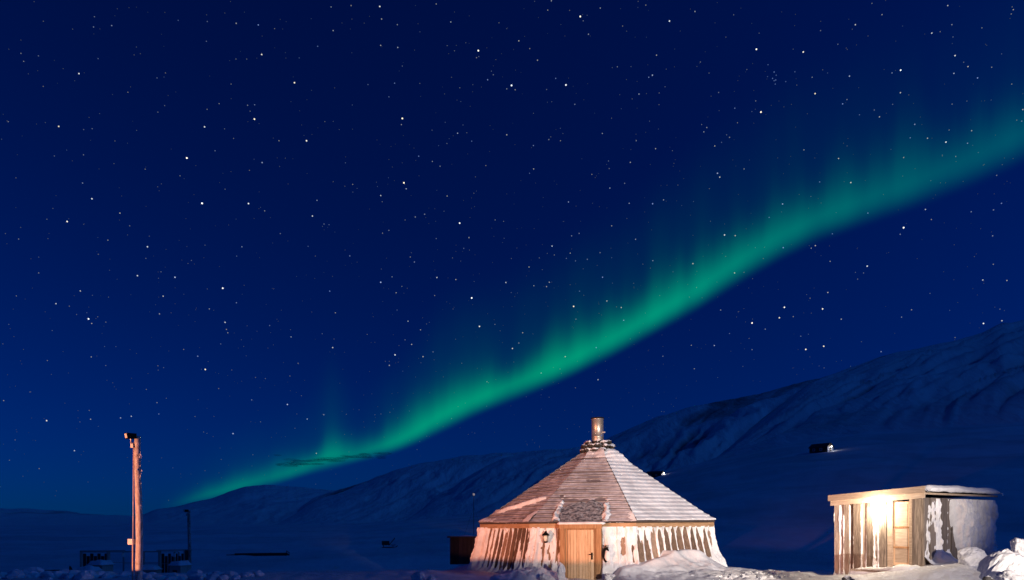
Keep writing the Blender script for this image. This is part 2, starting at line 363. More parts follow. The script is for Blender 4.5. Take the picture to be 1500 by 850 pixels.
def build_aurora():
    a = np.array(AUR, float); px = np.concatenate([np.arange(235, 1600, 6.0), np.arange(1600, 2301, 20.0)])
    k = np.hanning(9); k /= k.sum()
    f = lambda c: np.convolve(np.pad(np.interp(px, a[:, 0], a[:, c]), 4, mode='edge'), k, mode='valid')
    yl, th, br = f(1), f(2) * .67, f(3)
    ALT = 6000.0
    Yd = ALT * F / np.maximum(HOR - yl, 18)
    T = np.concatenate([np.linspace(-.25, 3, 40), np.linspace(3.1, 9, 26)])
    U, TT = np.meshgrid((px - 750) / F, T)
    Z = ALT + TT * th / F * Yd
    X = U * Yd; Y = np.broadcast_to(Yd, X.shape).copy()
    me = grid_mesh(X, Y, Z, True)
    for nm, arr in (('height', TT), ('along', np.broadcast_to(px / 100.0, TT.shape)), ('glow', np.broadcast_to(br, TT.shape))):
        at = me.attributes.new(nm, 'FLOAT', 'POINT'); at.data.foreach_set('value', np.ascontiguousarray(arr).astype(np.float32).ravel())
    m = bpy.data.materials.new('aurora'); m.use_nodes = True; t = m.node_tree; t.nodes.clear()
    def attr(n): q = t.nodes.new('ShaderNodeAttribute'); q.attribute_name = n; return q.outputs['Fac']
    def math_(op, x, y=None, z=None):
        q = nd(t, 'ShaderNodeMath', operation=op)
        for i, s in enumerate((x, y, z)):
            if s is None: continue
            if isinstance(s, (int, float)): q.inputs[i].default_value = s
            else: t.links.new(s, q.inputs[i])
        return q.outputs[0]
    h, s, br_ = attr('height'), attr('along'), attr('glow')
    cx = t.nodes.new('ShaderNodeCombineXYZ'); t.links.new(s, cx.inputs[0]); t.links.new(math_('MULTIPLY', h, .035), cx.inputs[1])
    n1 = nd(t, 'ShaderNodeTexNoise', i_Scale=1.4, i_Detail=3.0, i_Roughness=.45); t.links.new(cx.outputs[0], n1.inputs['Vector'])
    cx2 = t.nodes.new('ShaderNodeCombineXYZ'); t.links.new(math_('ADD', s, 40.0), cx2.inputs[0]); t.links.new(math_('MULTIPLY', h, .02), cx2.inputs[1])
    n2 = nd(t, 'ShaderNodeTexNoise', i_Scale=2.2, i_Detail=1.0); t.links.new(cx2.outputs[0], n2.inputs['Vector'])
    # rays: where the noise is high the light reaches further up
    reach = math_('MULTIPLY_ADD', n1.outputs[0], 1.9, .02)
    hh = math_('DIVIDE', math_('SUBTRACT', h, 1.0), reach)
    up = math_('POWER', 2.718, math_('MULTIPLY', math_('POWER', math_('MAXIMUM', hh, 0.0), 1.5), -1.0))
    mr = nd(t, 'ShaderNodeMapRange', interpolation_type='SMOOTHERSTEP'); mr.inputs[1].default_value = -.2; mr.inputs[2].default_value = 1.15; t.links.new(h, mr.inputs[0])
    main = math_('MULTIPLY', up, mr.outputs[0])
    veil = math_('MULTIPLY', math_('MULTIPLY', math_('POWER', 2.718, math_('MULTIPLY', math_('MAXIMUM', h, 0.0), -.42)), mr.outputs[0]), math_('MULTIPLY_ADD', n2.outputs[0], .50, .05))
    mr2 = nd(t, 'ShaderNodeMapRange', interpolation_type='SMOOTHSTEP'); mr2.inputs[1].default_value = 9.0; mr2.inputs[2].default_value = 5.0; t.links.new(h, mr2.inputs[0])
    tot = math_('MULTIPLY', math_('MULTIPLY', math_('ADD', main, veil), br_), mr2.outputs[0])
    tot = math_('MULTIPLY', tot, math_('MULTIPLY_ADD', n1.outputs[0], .8, .55))
    r = ramp(t, math_('DIVIDE', s, 20.0), [(.15, (0.0, .235, .055)), (.40, (0.0, .245, .065)), (.56, (0.0, .23, .10)), (.75, (0.0, .2, .13))])
    e = t.nodes.new('ShaderNodeEmission'); t.links.new(r.outputs[0], e.inputs[0]); t.links.new(tot, e.inputs[1])
    tr = t.nodes.new('ShaderNodeBsdfTransparent'); ad = t.nodes.new('ShaderNodeAddShader'); ou = t.nodes.new('ShaderNodeOutputMaterial')
    t.links.new(e.outputs[0], ad.inputs[0]); t.links.new(tr.outputs[0], ad.inputs[1]); t.links.new(ad.outputs[0], ou.inputs[0])
    m.cycles.emission_sampling = 'NONE'
    o = link('aurora', me, None, m)
    tag(o, 'green band of northern lights sweeping up across the night sky', 'aurora'); return o
build_aurora()

# ------------------------------------------------------------------ stars: far points of light on the sky's sphere
ST = {  # crops of the photograph at three times size: x, y, size
 (0, 0): [(347,324,2),(258,556,2),(899,558,2),(1118,524,2.6),(1347,619,2.3),(821,695,2.8),(1294,364,2.3),(1150,240,2),(1152,715,1.5),(945,663,1),(1135,110,1.5),(1038,103,1.2),(1088,463,1),(1119,461,1.1),(1226,619,1),(363,805,1.2),(367,681,.9),(239,686,.8),(36,535,.9),(92,235,.9),(104,270,.9),(169,246,.9),(491,113,1.2),(411,119,1.1),(415,74,.9),(431,258,.9),(690,343,.9),(727,321,.7),(562,406,.8),(911,95,.9),(783,90,.9),(907,182,.9),(963,456,.9),(910,481,.8),(1396,204,1.1),(1464,135,1.2),(1315,255,.8),(1455,31,1),(791,773,.8),(638,744,.8),(405,566,.9),(505,620,.6),(190,380,.7),(1096,749,.7),(293,660,.7),(989,832,.7)],
 (500, 0): [(43,25,1),(169,29,2),(177,84,1.2),(246,109,1),(173,200,1.2),(248,209,1.3),(234,366,1.2),(209,426,1),(117,372,.9),(268,291,.8),(268,521,2.7),(264,548,1.1),(417,18,1),(481,97,1.2),(602,223,2.7),(594,254,.9),(780,180,1.3),(828,214,.9),(862,265,1.2),(643,351,1.4),(668,329,.9),(748,376,2.8),(727,391,1),(764,395,1),(942,345,1.2),(987,374,2.6),(902,394,.8),(1026,459,1.1),(1050,73,2.7),(1063,92,.9),(1138,36,1.1),(1086,151,1.2),(923,4,1.2),(907,45,1),(1338,23,.9),(1442,93,2.1),(1385,243,1.2),(1367,331,1.6),(1351,340,1.3),(1308,414,1.3),(1213,294,.9),(1236,115,.8),(511,586,1.4),(573,621,1.1),(727,593,1.3),(844,640,1.2),(912,614,1),(963,619,.9),(1147,587,1.1),(1296,619,1),(1381,654,1.2),(340,687,1.3),(400,710,1),(434,731,1),(635,728,.8),(845,743,1.2),(827,762,1),(1174,708,.9),(1177,741,.8),(1270,714,1.2),(1245,806,1),(1180,827,1.3),(1101,767,.9),(275,804,2.7),(285,830,1.4),(50,811,.9),(464,631,.8),(18,716,.8)],
 (1000, 0): [(324,217,2.6),(530,229,2.2),(344,493,2.7),(582,412,2.1),(759,109,1.6),(876,65,1.1),(1165,25,1.4),(1095,146,1.7),(1197,245,1.9),(1254,293,1.4),(1192,323,1.5),(1296,343,1.6),(958,309,2.5),(920,321,1.2),(733,335,1.6),(957,408,1.5),(703,457,1.5),(722,438,1),(865,514,1.3),(842,484,1),(777,505,1),(1020,547,1.4),(1000,606,1.2),(1076,608,1.3),(1157,625,2),(1252,630,1.3),(1270,575,1.2),(971,693,1.1),(1200,688,.9),(739,803,1.6),(602,800,1.2),(685,697,1.4),(533,659,1.1),(153,762,1.7),(163,779,1.6),(270,743,1),(141,642,1.2),(171,626,.9),(106,561,1.1),(93,580,1.1),(206,604,1),(193,593,.8),(229,476,1.2),(321,444,.9),(158,407,.9),(241,540,.8),(402,317,1.3),(395,345,1.2),(409,352,1.2),(402,355,1.1),(411,331,1),(407,370,1.1),(373,337,.8),(453,359,1),(493,316,1),(375,285,1),(569,340,1),(282,306,.7),(54,51,1.2),(78,273,.8),(1453,43,1.2),(1444,62,.9),(1183,109,1.1),(1188,163,.9),(1315,123,.9),(1358,296,1),(1446,370,.9),(1495,482,1.3),(1490,533,1.1),(1380,771,1),(606,135,.9),(682,195,.9),(1235,274,.8),(1184,458,.9),(1171,572,.9),(923,459,.9)],
 (0, 283): [(404,25,2),(888,45,3),(1092,46,2.2),(1393,32,1.2),(1373,101,1.8),(1163,78,1),(527,88,1.3),(295,125,2.3),(206,115,.7),(570,144,.8),(474,207,1),(82,202,.9),(648,236,1.9),(604,363,1.8),(769,370,1.9),(717,453,1.5),(701,531,1.2),(979,418,2.6),(1063,236,1.2),(1040,277,.9),(1232,178,.9),(1354,234,.9),(1424,136,1),(1446,139,.9),(841,296,.8),(641,287,.8),(432,269,.7),(353,430,1.5),(246,486,1.6),(389,553,2.6),(403,573,1.2),(305,497,.7),(465,567,.8),(170,351,.9),(920,509,1.1),(1039,482,1.2),(989,568,1.7),(995,599,1),(1001,614,1),(970,663,.9),(869,717,1.4),(902,775,2.3),(807,687,.8),(401,720,1.1),(208,736,.8),(719,767,.8),(694,759,.7),(695,778,.7),(1185,582,1),(1279,632,1.2),(1449,431,1.4),(1474,526,1),(1416,618,.8),(1462,679,1.6),(1310,748,.8),(1274,804,.7)],
 (500, 283): [(173,11,1.5),(465,13,1.1),(366,93,1.1),(325,105,1.1),(209,164,1),(181,176,.9),(520,132,2.5),(561,196,1.1),(538,243,1),(417,200,.9),(676,118,.9),(37,276,1.2),(321,303,1.2),(303,281,.9),(223,368,1),(173,392,1.9),(241,438,1.1),(266,410,.8),(420,371,1.6),(503,380,1.2),(410,450,.9),(573,461,2.7),(245,514,.9),(293,563,1.3),(348,601,1.1),(309,665,1.3),(236,711,2),(211,757,1.3),(359,719,1.4),(403,698,1),(280,645,.9),(607,586,2.1),(723,393,1.6),(825,325,1.2),(846,407,1.1),(902,411,1.2),(914,392,1.3),(926,233,1.7),(1045,177,1.1),(1012,188,1.1),(1006,264,1.1),(989,287,1),(1029,298,1),(1081,291,1.1),(936,272,.8),(870,285,.8),(998,39,1.4),(1265,45,1.3),(1368,47,1.7),(1416,30,1.2),(1188,144,1.1),(1293,203,1.2),(1137,262,1),(1188,284,.8),(1369,297,1.2),(1148,370,1.6),(1047,431,1.1),(1021,498,2.3),(1167,474,1.4),(1230,503,1.4),(1241,559,1.4),(1031,554,1),(797,614,1.2),(780,659,1.1),(752,683,1.7),(984,719,1.3),(1120,679,1.4),(878,791,1.2),(1128,820,1.4),(1413,717,1),(640,829,1),(675,577,.9)],
 (1000, 283): [(439,48,1.6),(380,107,1.2),(184,184,1.9),(231,187,1.4),(442,240,1.6),(583,231,1.4),(565,242,1.1),(658,179,1.2),(814,88,1.3),(1067,72,1.5),(1401,45,1.4),(1366,74,1.2),(1268,82,1.2),(1093,116,1),(971,152,2.8),(956,181,1.2),(45,310,1.5),(228,351,1.4),(648,300,1.1),(811,321,2),(638,437,1.4),(447,502,2.4),(425,548,2.1),(305,571,2.7),(615,509,2.3),(697,554,1.3),(486,543,1),(363,598,1.1),(167,514,1.1),(206,617,1),(139,670,1.5),(38,669,1),(519,629,1),(541,687,2.3),(620,673,2.2),(1322,573,2.2),(1403,561,1.6),(1319,382,1.6),(1425,384,1.3),(1362,188,1.2),(1365,313,1),(1006,513,1.1),(962,545,1.1),(872,697,1.3),(305,688,1),(51,772,1),(1087,441,.8),(560,462,.8),(1394,510,.9),(1197,635,.8),(795,351,.9),(769,378,.8)],
 (0, 560): [(16,81,1),(205,169,2),(398,163,1.2),(530,157,1.4),(577,150,1.5),(698,140,1.2),(690,90,1),(327,301,1.6),(1024,226,1.7),(1106,78,1.1),(1263,98,1.8),(1350,162,1.4),(1423,143,1.2),(1390,313,1.2),(961,28,.7),(172,380,.8),(857,151,.7)],
}
def build_stars():
    RAD = 400000.0; rs = np.random.RandomState(5)
    V = []; Fc = []; Br = []; Hu = []
    bm = bmesh.new(); bmesh.ops.create_icosphere(bm, subdivisions=1, radius=1.0)
    octa = np.array([tuple(v.co) for v in bm.verts]); of = [tuple(v.index for v in f.verts) for f in bm.faces]; bm.free()
    def star(d, size, br, hue):
        d = np.array(d); d = d / np.linalg.norm(d); b = len(V)
        V.extend(d * RAD + octa * size); Fc.extend([tuple(i + b for i in f) for f in of]); Br.extend([br] * 12); Hu.extend([hue] * 12)
    for (ox, oy), lst in ST.items():
        for (x, y, s) in lst:
            px, py = ox + x / 3.0, oy + y / 3.0
            d = np.array([(px - 750) / F, 1, (HOR - py) / F]); n = np.linalg.norm(d)
            rp = .53 + .24 * s                        # radius in photo pixels
            star(d, rp / F * RAD / n, .04 + .24 * s ** 1.9, .0 if (ox == 1000 and 360 < x < 500 and 280 < y < 375) else rs.uniform(.35, .75) if s > 1.9 else rs.uniform(0, .6))
    for i in range(11000):                            # the rest of the sky, also outside the picture
        z = rs.uniform(.03, 1); a = rs.uniform(0, 2 * math.pi); q = math.sqrt(1 - z * z)
        s = .25 + .5 * rs.power(.35) if rs.rand() < .97 else rs.uniform(.8, 1.4)
        d = (q * math.sin(a), q * math.cos(a), z)
        if s > .8 and d[1] > 0 and abs(d[0] / d[1]) < .8: s = .6
        star(d, (.46 + .35 * s) / 1350.0 * RAD, .05 + .30 * s ** 2.0, rs.uniform(0, .5))
    me = mesh(V, Fc)
    for nm, arr in (('bright', Br), ('hue', Hu)):
        at = me.attributes.new(nm, 'FLOAT', 'POINT'); at.data.foreach_set('value', np.array(arr, np.float32))
    m = bpy.data.materials.new('starlight'); m.use_nodes = True; t = m.node_tree; t.nodes.clear()
    a1 = t.nodes.new('ShaderNodeAttribute'); a1.attribute_name = 'bright'; a2 = t.nodes.new('ShaderNodeAttribute'); a2.attribute_name = 'hue'
    r = ramp(t, a2.outputs['Fac'], [(0, (.25, .42, 1)), (.35, (.8, .9, 1)), (.55, (1, .97, .86)), (.8, (1, .85, .55))])
    e = t.nodes.new('ShaderNodeEmission'); t.links.new(r.outputs[0], e.inputs[0]); t.links.new(a1.outputs['Fac'], e.inputs[1])
    ou = t.nodes.new('ShaderNodeOutputMaterial'); t.links.new(e.outputs[0], ou.inputs[0]); m.cycles.emission_sampling = 'NONE'
    o = link('stars', me, None, m); tag(o, 'field of small white and blue stars over the whole night sky', 'stars', kind='stuff')
build_stars()

# thin dark cloud low before the aurora
def build_cloud():
    m = bpy.data.materials.new('cloud_vapour'); m.use_nodes = True; t = m.node_tree; t.nodes.clear()
    pv = nd(t, 'ShaderNodeVolumePrincipled'); pv.inputs['Color'].default_value = (.25, .28, .34, 1); pv.inputs['Density'].default_value = .0024
    ou = t.nodes.new('ShaderNodeOutputMaterial'); t.links.new(pv.outputs[0], ou.inputs['Volume'])
    bm = bmesh.new(); rs = np.random.RandomState(9); Y = 15000.0
    for i in range(46):
        px = rs.uniform(405, 566); k = (px - 405) / 160
        py = 681 - 17 * k + rs.normal(0, 2.0 if 0.15 < k < .8 else 3.5)
        w_ = rs.uniform(7, 16) * (1.4 if .2 < k < .6 else .8); h_ = rs.uniform(1.0, 2.6)
        c = P(px, py, Y + rs.uniform(-300, 300))
        bmesh.ops.create_icosphere(bm, subdivisions=2, radius=1.0, matrix=Matrix.Translation(c) @ Matrix.Diagonal((w_ / F * Y, rs.uniform(60, 150), h_ / F * Y, 1)))
    me = bpy.data.meshes.new('mesh'); bm.to_mesh(me); bm.free()
    o = link('cloud', me, None, m); tag(o, 'thin dark streak of cloud low in front of the green aurora', 'cloud')
build_cloud()

# ------------------------------------------------------------------ the eight-sided hut
HC = Vector((3.3, 26.0, 0.0)); HPHI = R_(-14.5)
RT, RB, ZT = 4.36, 4.80, 1.66                # wall circumradius at top / base, wall height
RE, ZE, RTOP, ZTOP = 4.52, 1.78, .60, 4.42   # eave and roof-top rings
c8, s8, t8 = math.cos(R_(22.5)), math.sin(R_(22.5)), math.tan(R_(22.5))
hut = empty('octagonal_hut', HC, HPHI)
hut.rotation_euler = (0, R_(-.45), HPHI)
tag(hut, 'big eight-sided wooden hut with snowy plank roof and stone chimney collar', 'hut')
def wall_pt(x, z, off):                       # facet-local: x along the face, off outwards from the leaning wall plane
    Rz = RB + (RT - RB) * (z / ZT)
    return (x * Rz / RB, -(Rz * c8 + off), z)
HALF = RB * s8
NB = 12; PITCH = 2 * HALF / NB
def facet_rot(o, i): o.rotation_euler = (0, 0, R_(45.0 * i)); return o
def board_pts(x0, x1, z0, z1, o0, o1):
    return [wall_pt(x0, z0, o1), wall_pt(x1, z0, o1), wall_pt(x1, z0, o0), wall_pt(x0, z0, o0),
            wall_pt(x0, z1, o1), wall_pt(x1, z1, o1), wall_pt(x1, z1, o0), wall_pt(x0, z1, o0)]
rs = np.random.RandomState(3)
back_me = mesh(board_pts(-HALF, HALF, -.25, ZT, -.10, 0), HEX)
board_me = []
for k in range(NB):
    xc = -HALF + (k + .5) * PITCH; hw = PITCH * rs.uniform(.34, .40)
    board_me.append(mesh(board_pts(xc - hw, xc + hw, -.2, ZT, .002, .032 + rs.uniform(0, .012)), HEX))
DW = .66                                      # half width kept free for the doorway
for i in range(8):
    facet_rot(link('wall_panel', back_me, hut, M['board_back']), i)
    for k in range(NB):
        xc = -HALF + (k + .5) * PITCH
        if i == 0 and abs(xc) < DW + .02: continue
        facet_rot(link('board', board_me[k], hut, M['board_dark']), i)
# wind-packed snow on the walls: it fills the gaps between the boards and hangs over them in streaks
def wall_snow(i):
    nx, nz = (210, 74) if i in (7, 0, 1, 2, 6) else (80, 36)
    x = np.linspace(-HALF, HALF, nx); z = np.linspace(-.12, ZT - .005, nz)
    X, Z = np.meshgrid(x, z)
    ph = ((X + HALF) / PITCH) % 1.0
    gap = np.exp(-((np.minimum(ph, 1 - ph)) / .17) ** 2)
    N = fbm(X * 7 + i * 31, Z * .9, 4, i) - .5
    N2 = fbm(X * 1.6 + i * 13, Z * 1.2, 4, i + 2) - .5
    N3 = fbm(X * 16, Z * 6 + i * 5, 3, i + 4) - .5
    d = -.002 + gap * .036 + N * .10 + N2 * .04 + N3 * .040
    d = d + .16 * np.exp(-np.maximum(Z + .05 - N2 * .5, 0) / .16)
    d = d + .05 * np.exp(-(ZT - Z) / .10) * (N * 2 + .8)
    if i == 7:   # left face
        d = d + .09 * smooth(-1.15, -1.6, X) + .02 * smooth(.2, -.9, X)
        d = d + .06 * smooth(.28, .02, Z + N2 * .3)
    if i == 0:
        right = smooth(.62, .72, X)
        d = d + right * (.05 + .075 * smooth(1.30, .80, X) + .10 * smooth(.62, .28, Z - N2 * .3) + .06 * smooth(1.25, 1.55, Z))
        left = smooth(-.62, -.72, X)
        d = d + left * (.028 + .05 * smooth(-.95, -.74, X) * smooth(.9, .3, -X) + .08 * smooth(.40, .10, Z - N2 * .25))
        d = np.where(np.abs(X) < DW, -.06, d)
    if i == 1:
        d = d + .06 * np.exp(-(ZT - Z) / .30) * (gap * 1.2 - .1)
        d = d + .045 * smooth(-.9, -1.5, X) * smooth(.9, 1.5, Z) + .07 * smooth(1.45, 1.75, X) + .05 * smooth(.7, .35, Z - N2 * .4)
    edge = np.minimum(smooth(HALF, HALF - .05, X), smooth(-HALF, -HALF + .05, X))
    d = np.where(d > .03, .03 + (d - .03) * 1.7 + (fbm(X * 9 + i, Z * 7, 4, i + 8) - .5) * .05 * smooth(.03, .06, d), d)
    d = np.clip(d, -.03, .26); d = d * (.6 + .4 * edge)
    Rz = RB + (RT - RB) * (Z / ZT)
    hw = (Rz * c8 + d) * t8
    Xo = X / HALF * hw
    o = link('wall_snow', grid_mesh(Xo, -(Rz * c8 + d), Z), hut, M['snow_fine']); facet_rot(o, i)
for i in range(8): wall_snow(i)
# fascia boards under the eaves
def eave_pts(r0, r1, z0, z1, ex=1.0):
    y0, y1 = -r0 * c8, -r1 * c8
    return [(-r1 * s8 * ex, y1, z0), (r1 * s8 * ex, y1, z0), (r0 * s8, y0, z0), (-r0 * s8, y0, z0),
            (-r1 * s8 * ex, y1, z1), (r1 * s8 * ex, y1, z1), (r0 * s8, y0, z1), (-r0 * s8, y0, z1)]
f_me = mesh(eave_pts(RE - .06, RE, ZE - .155, ZE - .012), HEX)
so_me = mesh(eave_pts(RT - .05, RE - .065, ZE - .13, ZE - .10), HEX)
for i in range(8):
    facet_rot(link('fascia_board', f_me, hut, M['trim']), i)
    facet_rot(link('soffit', so_me, hut, M['board_dark']), i)
# roof of lapped planks
NC = 19
run = (RE - RTOP) * c8; rise = ZTOP - ZE; SL = math.hypot(run, rise); al = math.atan2(rise, run)
nrm = (0.0, -math.sin(al), math.cos(al))
def roof_pt(x, v, off):
    Rv = RE + (RTOP - RE) * v
    return (x * Rv * s8, -Rv * c8 + nrm[1] * off, ZE + rise * v + nrm[2] * off)
LIFT = .052
deck_me = mesh([roof_pt(-1, 0, -.03), roof_pt(1, 0, -.03), roof_pt(1, 1, -.03), roof_pt(-1, 1, -.03),
                roof_pt(-1, 0, .0), roof_pt(1, 0, .0), roof_pt(1, 1, .0), roof_pt(-1, 1, .0)], HEX)
plank_me = []
for j in range(NC):
    v0, v1 = j / NC, min((j + 1.12) / NC, 1.0)
    e0, e1 = 1.004 + rs.uniform(0, .004), 1.004
    plank_me.append(mesh([roof_pt(-e0, v0, LIFT - .040), roof_pt(e0, v0, LIFT - .040), roof_pt(e1, v1, .002), roof_pt(-e1, v1, .002),
                          roof_pt(-e0, v0, LIFT), roof_pt(e0, v0, LIFT), roof_pt(e1, v1, .012), roof_pt(-e1, v1, .012)], HEX))
for me in plank_me:
    me.materials.append(M['roof_plank']); me.materials.append(M['roof_frost'])
    for p in me.polygons:
        if p.normal.z > .5: p.material_index = 1
for i in range(8):
    facet_rot(link('roof_deck', deck_me, hut, M['board_back']), i)
    for j in range(NC):
        facet_rot(link('roof_plank', plank_me[j], hut, M['roof_plank']), i)
def roof_snow(i):
    per = 8 if i in (7, 0, 1) else 5
    nv = NC * per + 1; nu = 150 if i in (7, 0, 1) else 60
    v = np.linspace(0, 1, nv); u = np.linspace(-1, 1, nu)
    U, V = np.meshgrid(u, v)
    Rv = RE + (RTOP - RE) * V; Xm = U * Rv * s8; Sm = V * SL
    c = (V * NC) % 1.0
    lift = LIFT * (1 - c) + .010 * c
    lip = np.exp(-(c / .16) ** 2) + np.exp(-((1 - c) / .04) ** 2)
    N = fbm(Xm * 2.2 + i * 23, Sm * 2.2, 4, i) - .5
    N2 = fbm(Xm * .7 + i * 11, Sm * .7, 3, i + 3) - .5
    N3 = fbm(Xm * 9 + i * 3, Sm * 9, 3, i + 6) - .5
    if i == 1:
        h = .045 + N * .02 + N2 * .025 + N3 * .016 - lip * .008
        h = h + .10 * smooth(.80, .93, V) * smooth(-1.2, .2, U) + .03 * smooth(.10, .0, V)
    elif i == 0:
        h = .010 + N * .016 + N2 * .016 + N3 * .012 - lip * .032 + .012 * smooth(.3, .95, U)
        h = h + .09 * smooth(.86, .97, V) * smooth(-.2, .8, U) + .05 * smooth(.9, .98, V)
        bare_ = smooth(.34, .24, V + N * .22) * smooth(.78, .64, np.abs(Xm + .06) + N * .25)
        rim = np.exp(-((np.abs(Xm + .06) - .76) / .10) ** 2) * smooth(.42, .15, V + N * .2)
        h = h * (1 - bare_) - .05 * bare_ + rim * .07 * (.5 + N * 2.5)
    elif i == 7:
        h = .010 + N * .018 + N2 * .018 + N3 * .012 - lip * .028
        h = h + .05 * np.exp(-((V - (.16 + .20 * (U * .5 + .5))) / .035) ** 2) * smooth(1.0, .5, U) + .045 * smooth(.10, .02, V) * smooth(.6, -.4, U)
    else:
        h = .022 + N * .03 + N2 * .03 + N3 * .01 - lip * .02
    h = np.clip(h, -.03, .2)
    if i == 1: lift = .030 * (1 - c) + .026 - .022 * np.exp(-(c / .07) ** 2)
    off = lift + h
    o = link('roof_snow', grid_mesh(U * (Rv * s8 + off * math.sin(al) * t8), -Rv * c8 + nrm[1] * off, ZE + rise * V + nrm[2] * off), hut, M['frost'] if i in (0, 7) else M['snow_fine'])
    facet_rot(o, i)
for i in range(8): roof_snow(i)
# dark torn roofing felt where the snow has slid off above the door
xf = np.linspace(-.74, .60, 60); vf = np.linspace(.004, .25, 44); XF, VF = np.meshgrid(xf, vf)
nf = fbm(XF * 6, VF * 50, 4, 31) - .5; ragged = .05 * (fbm(XF * 4, VF * 0 + 2, 3, 3) - .5)
VV = VF + (ragged * 2.2 - .10 * np.abs(XF / .7) ** 2.5) * smooth(.05, .27, VF)
RvF = RE + (RTOP - RE) * VV; offF = LIFT + .022 + nf * .05
link('roof_felt', grid_mesh(XF + (fbm(VF * 30, XF * 0, 3, 8) - .5) * .12, -RvF * c8 + nrm[1] * offF, ZE + rise * VV + nrm[2] * offF), hut, M['felt_frost'])
# real snow lying on the frosted faces: a wind drift on the left, lumps beside the bare patch, a cap under the stones
def roof_drift(i):
    nv, nu = 150, 130; v = np.linspace(0, 1, nv); u = np.linspace(-1, 1, nu); U, V = np.meshgrid(u, v)
    Rv = RE + (RTOP - RE) * V; Xm = U * Rv * s8; Sm = V * SL
    N = fbm(Xm * 2.5 + i * 3, Sm * 2.5, 4, i + 9) - .5; N3 = fbm(Xm * 8, Sm * 8, 3, i + 2) - .5
    if i == 7:
        h = -.05 + .13 * np.exp(-((V - (.13 + .21 * (U * .5 + .5) ** .9)) / .030) ** 2) * smooth(1.0, .6, U) * smooth(-1.1, -.6, U)
        h = h + .11 * smooth(.11, .02, V) * smooth(.3, -.8, U) + .09 * smooth(.55, .95, U) * smooth(.20, .06, V)
    else:
        h = -.06 + .15 * np.exp(-((np.abs(Xm + .07) - .80 - N * .35 - N3 * .1) / .085) ** 2) * smooth(.34, .08, V + N * .4) + .10 * smooth(.90, .97, V) + .07 * smooth(.75, 1.0, U) * smooth(.20, .08, V)
    h = h + N * .06 + N3 * .02
    off = LIFT + np.clip(h, -.08, .2)
    facet_rot(link('roof_drift', grid_mesh(U * (Rv * s8 + off * math.sin(al) * t8), -Rv * c8 + nrm[1] * off, ZE + rise * V + nrm[2] * off), hut, M['snow_fine']), i)
roof_drift(7); roof_drift(0)
# doorway: an upright frame standing out of the leaning wall
yw = -(RB * c8 + .05)
door_frame = link('door_frame', mesh(
    box_pts(-.66, -.50, yw, yw + .55, -.15, 1.60) + box_pts(.50, .66, yw, yw + .55, -.15, 1.60) + box_pts(-.68, .68, yw - .015, yw + .55, 1.603, 1.735),
    HEX + [tuple(a + 8 for a in f) for f in HEX] + [tuple(a + 16 for a in f) for f in HEX]), hut, M['jamb'])
door = link('door', mesh(box_pts(-.498, .498, yw + .075, yw + .11, -.12, 1.60), HEX), hut, M['jamb'])
npl = 9
for k in range(npl):
    x0 = -.42 + k * .84 / npl
    box('door_plank', x0 + .004, x0 + .84 / npl - .004, yw + .042, yw + .074, -.10, 1.56, M['door'], door)
for sx in (-1, 1): box('door_stile', min(sx * .43, sx * .495), max(sx * .43, sx * .495), yw + .035, yw + .073, -.10, 1.58, M['jamb'], door)
hv, hf = tube([(.36, yw + .04, .78), (.36, yw - .03, .78), (.27, yw - .035, .78)], .016, 8)
link('door_handle', mesh(hv, hf), door, M['black_metal'])
box('lock_plate', .335, .385, yw + .028, yw + .041, .62, .84, M['black_metal'], door)
# snow lip sagging over the door head
xx = np.linspace(-.78, .78, 50); tt = np.linspace(0, 2 * math.pi, 13)[:-1]
XX, TT = np.meshgrid(xx, tt)
rad_ = (.035 + .05 * fbm(xx * 3, xx * 0, 3, 4)) * np.clip((.80 - np.abs(xx)) / .1, .1, 1)
link('eave_snow', grid_mesh(XX.T, (yw + .18 + np.cos(TT) * rad_ * 2.2).T, (1.765 + np.sin(TT) * rad_).T, True, wrap=True), hut, M['snow_fine'])
# stone collar and stove pipe
rs2 = np.random.RandomState(21)
for lay, (zz, rad, n) in enumerate(((ZTOP + .08, .58, 12), (ZTOP + .26, .54, 11), (ZTOP + .41, .42, 8))):
    for k in range(n):
        a = 2 * math.pi * (k + lay * .5) / n + rs2.uniform(-.12, .12)
        me = rock_mesh(2, 40 + lay * 20 + k, (rs2.uniform(.15, .21), rs2.uniform(.12, .17), rs2.uniform(.085, .12)), .5)
        o = link('collar_stone', me, hut, M['stone'])
        o.location = (rad * math.cos(a), rad * math.sin(a), zz + rs2.uniform(-.02, .03)); o.rotation_euler = (rs2.uniform(-.2, .2), rs2.uniform(-.2, .2), a + math.pi / 2)
link('collar_core', mesh(*lathe([(.0, ZTOP + .38), (.45, ZTOP + .36), (.5, ZTOP - .02), (.5, ZTOP - .1)], 16)), hut, M['dark_stone'])
ch = link('chimney_pipe', mesh(*lathe([(.225, ZTOP + .2), (.225, ZTOP + .62), (.232, ZTOP + .63), (.232, ZTOP + .66), (.225, ZTOP + .67), (.225, ZTOP + 1.30), (.24, ZTOP + 1.305), (.24, ZTOP + 1.33), (.20, ZTOP + 1.33), (.20, ZTOP + .9)], 28), sm=False), hut, M['metal'])
for p in ch.data.polygons: p.use_smooth = True
link('chimney_rim', mesh(*lathe([(.246, ZTOP + 1.335), (.252, ZTOP + 1.345), (.25, ZTOP + 1.375), (.195, ZTOP + 1.375), (.195, ZTOP + 1.335)], 28)), ch, M['black_metal'])
bv, bf = tube([(.20, -.12, ZTOP + .80), (.30, -.16, ZTOP + .80)], .03, 8); link('pipe_clamp', mesh(bv, bf), ch, M['grey_metal'])

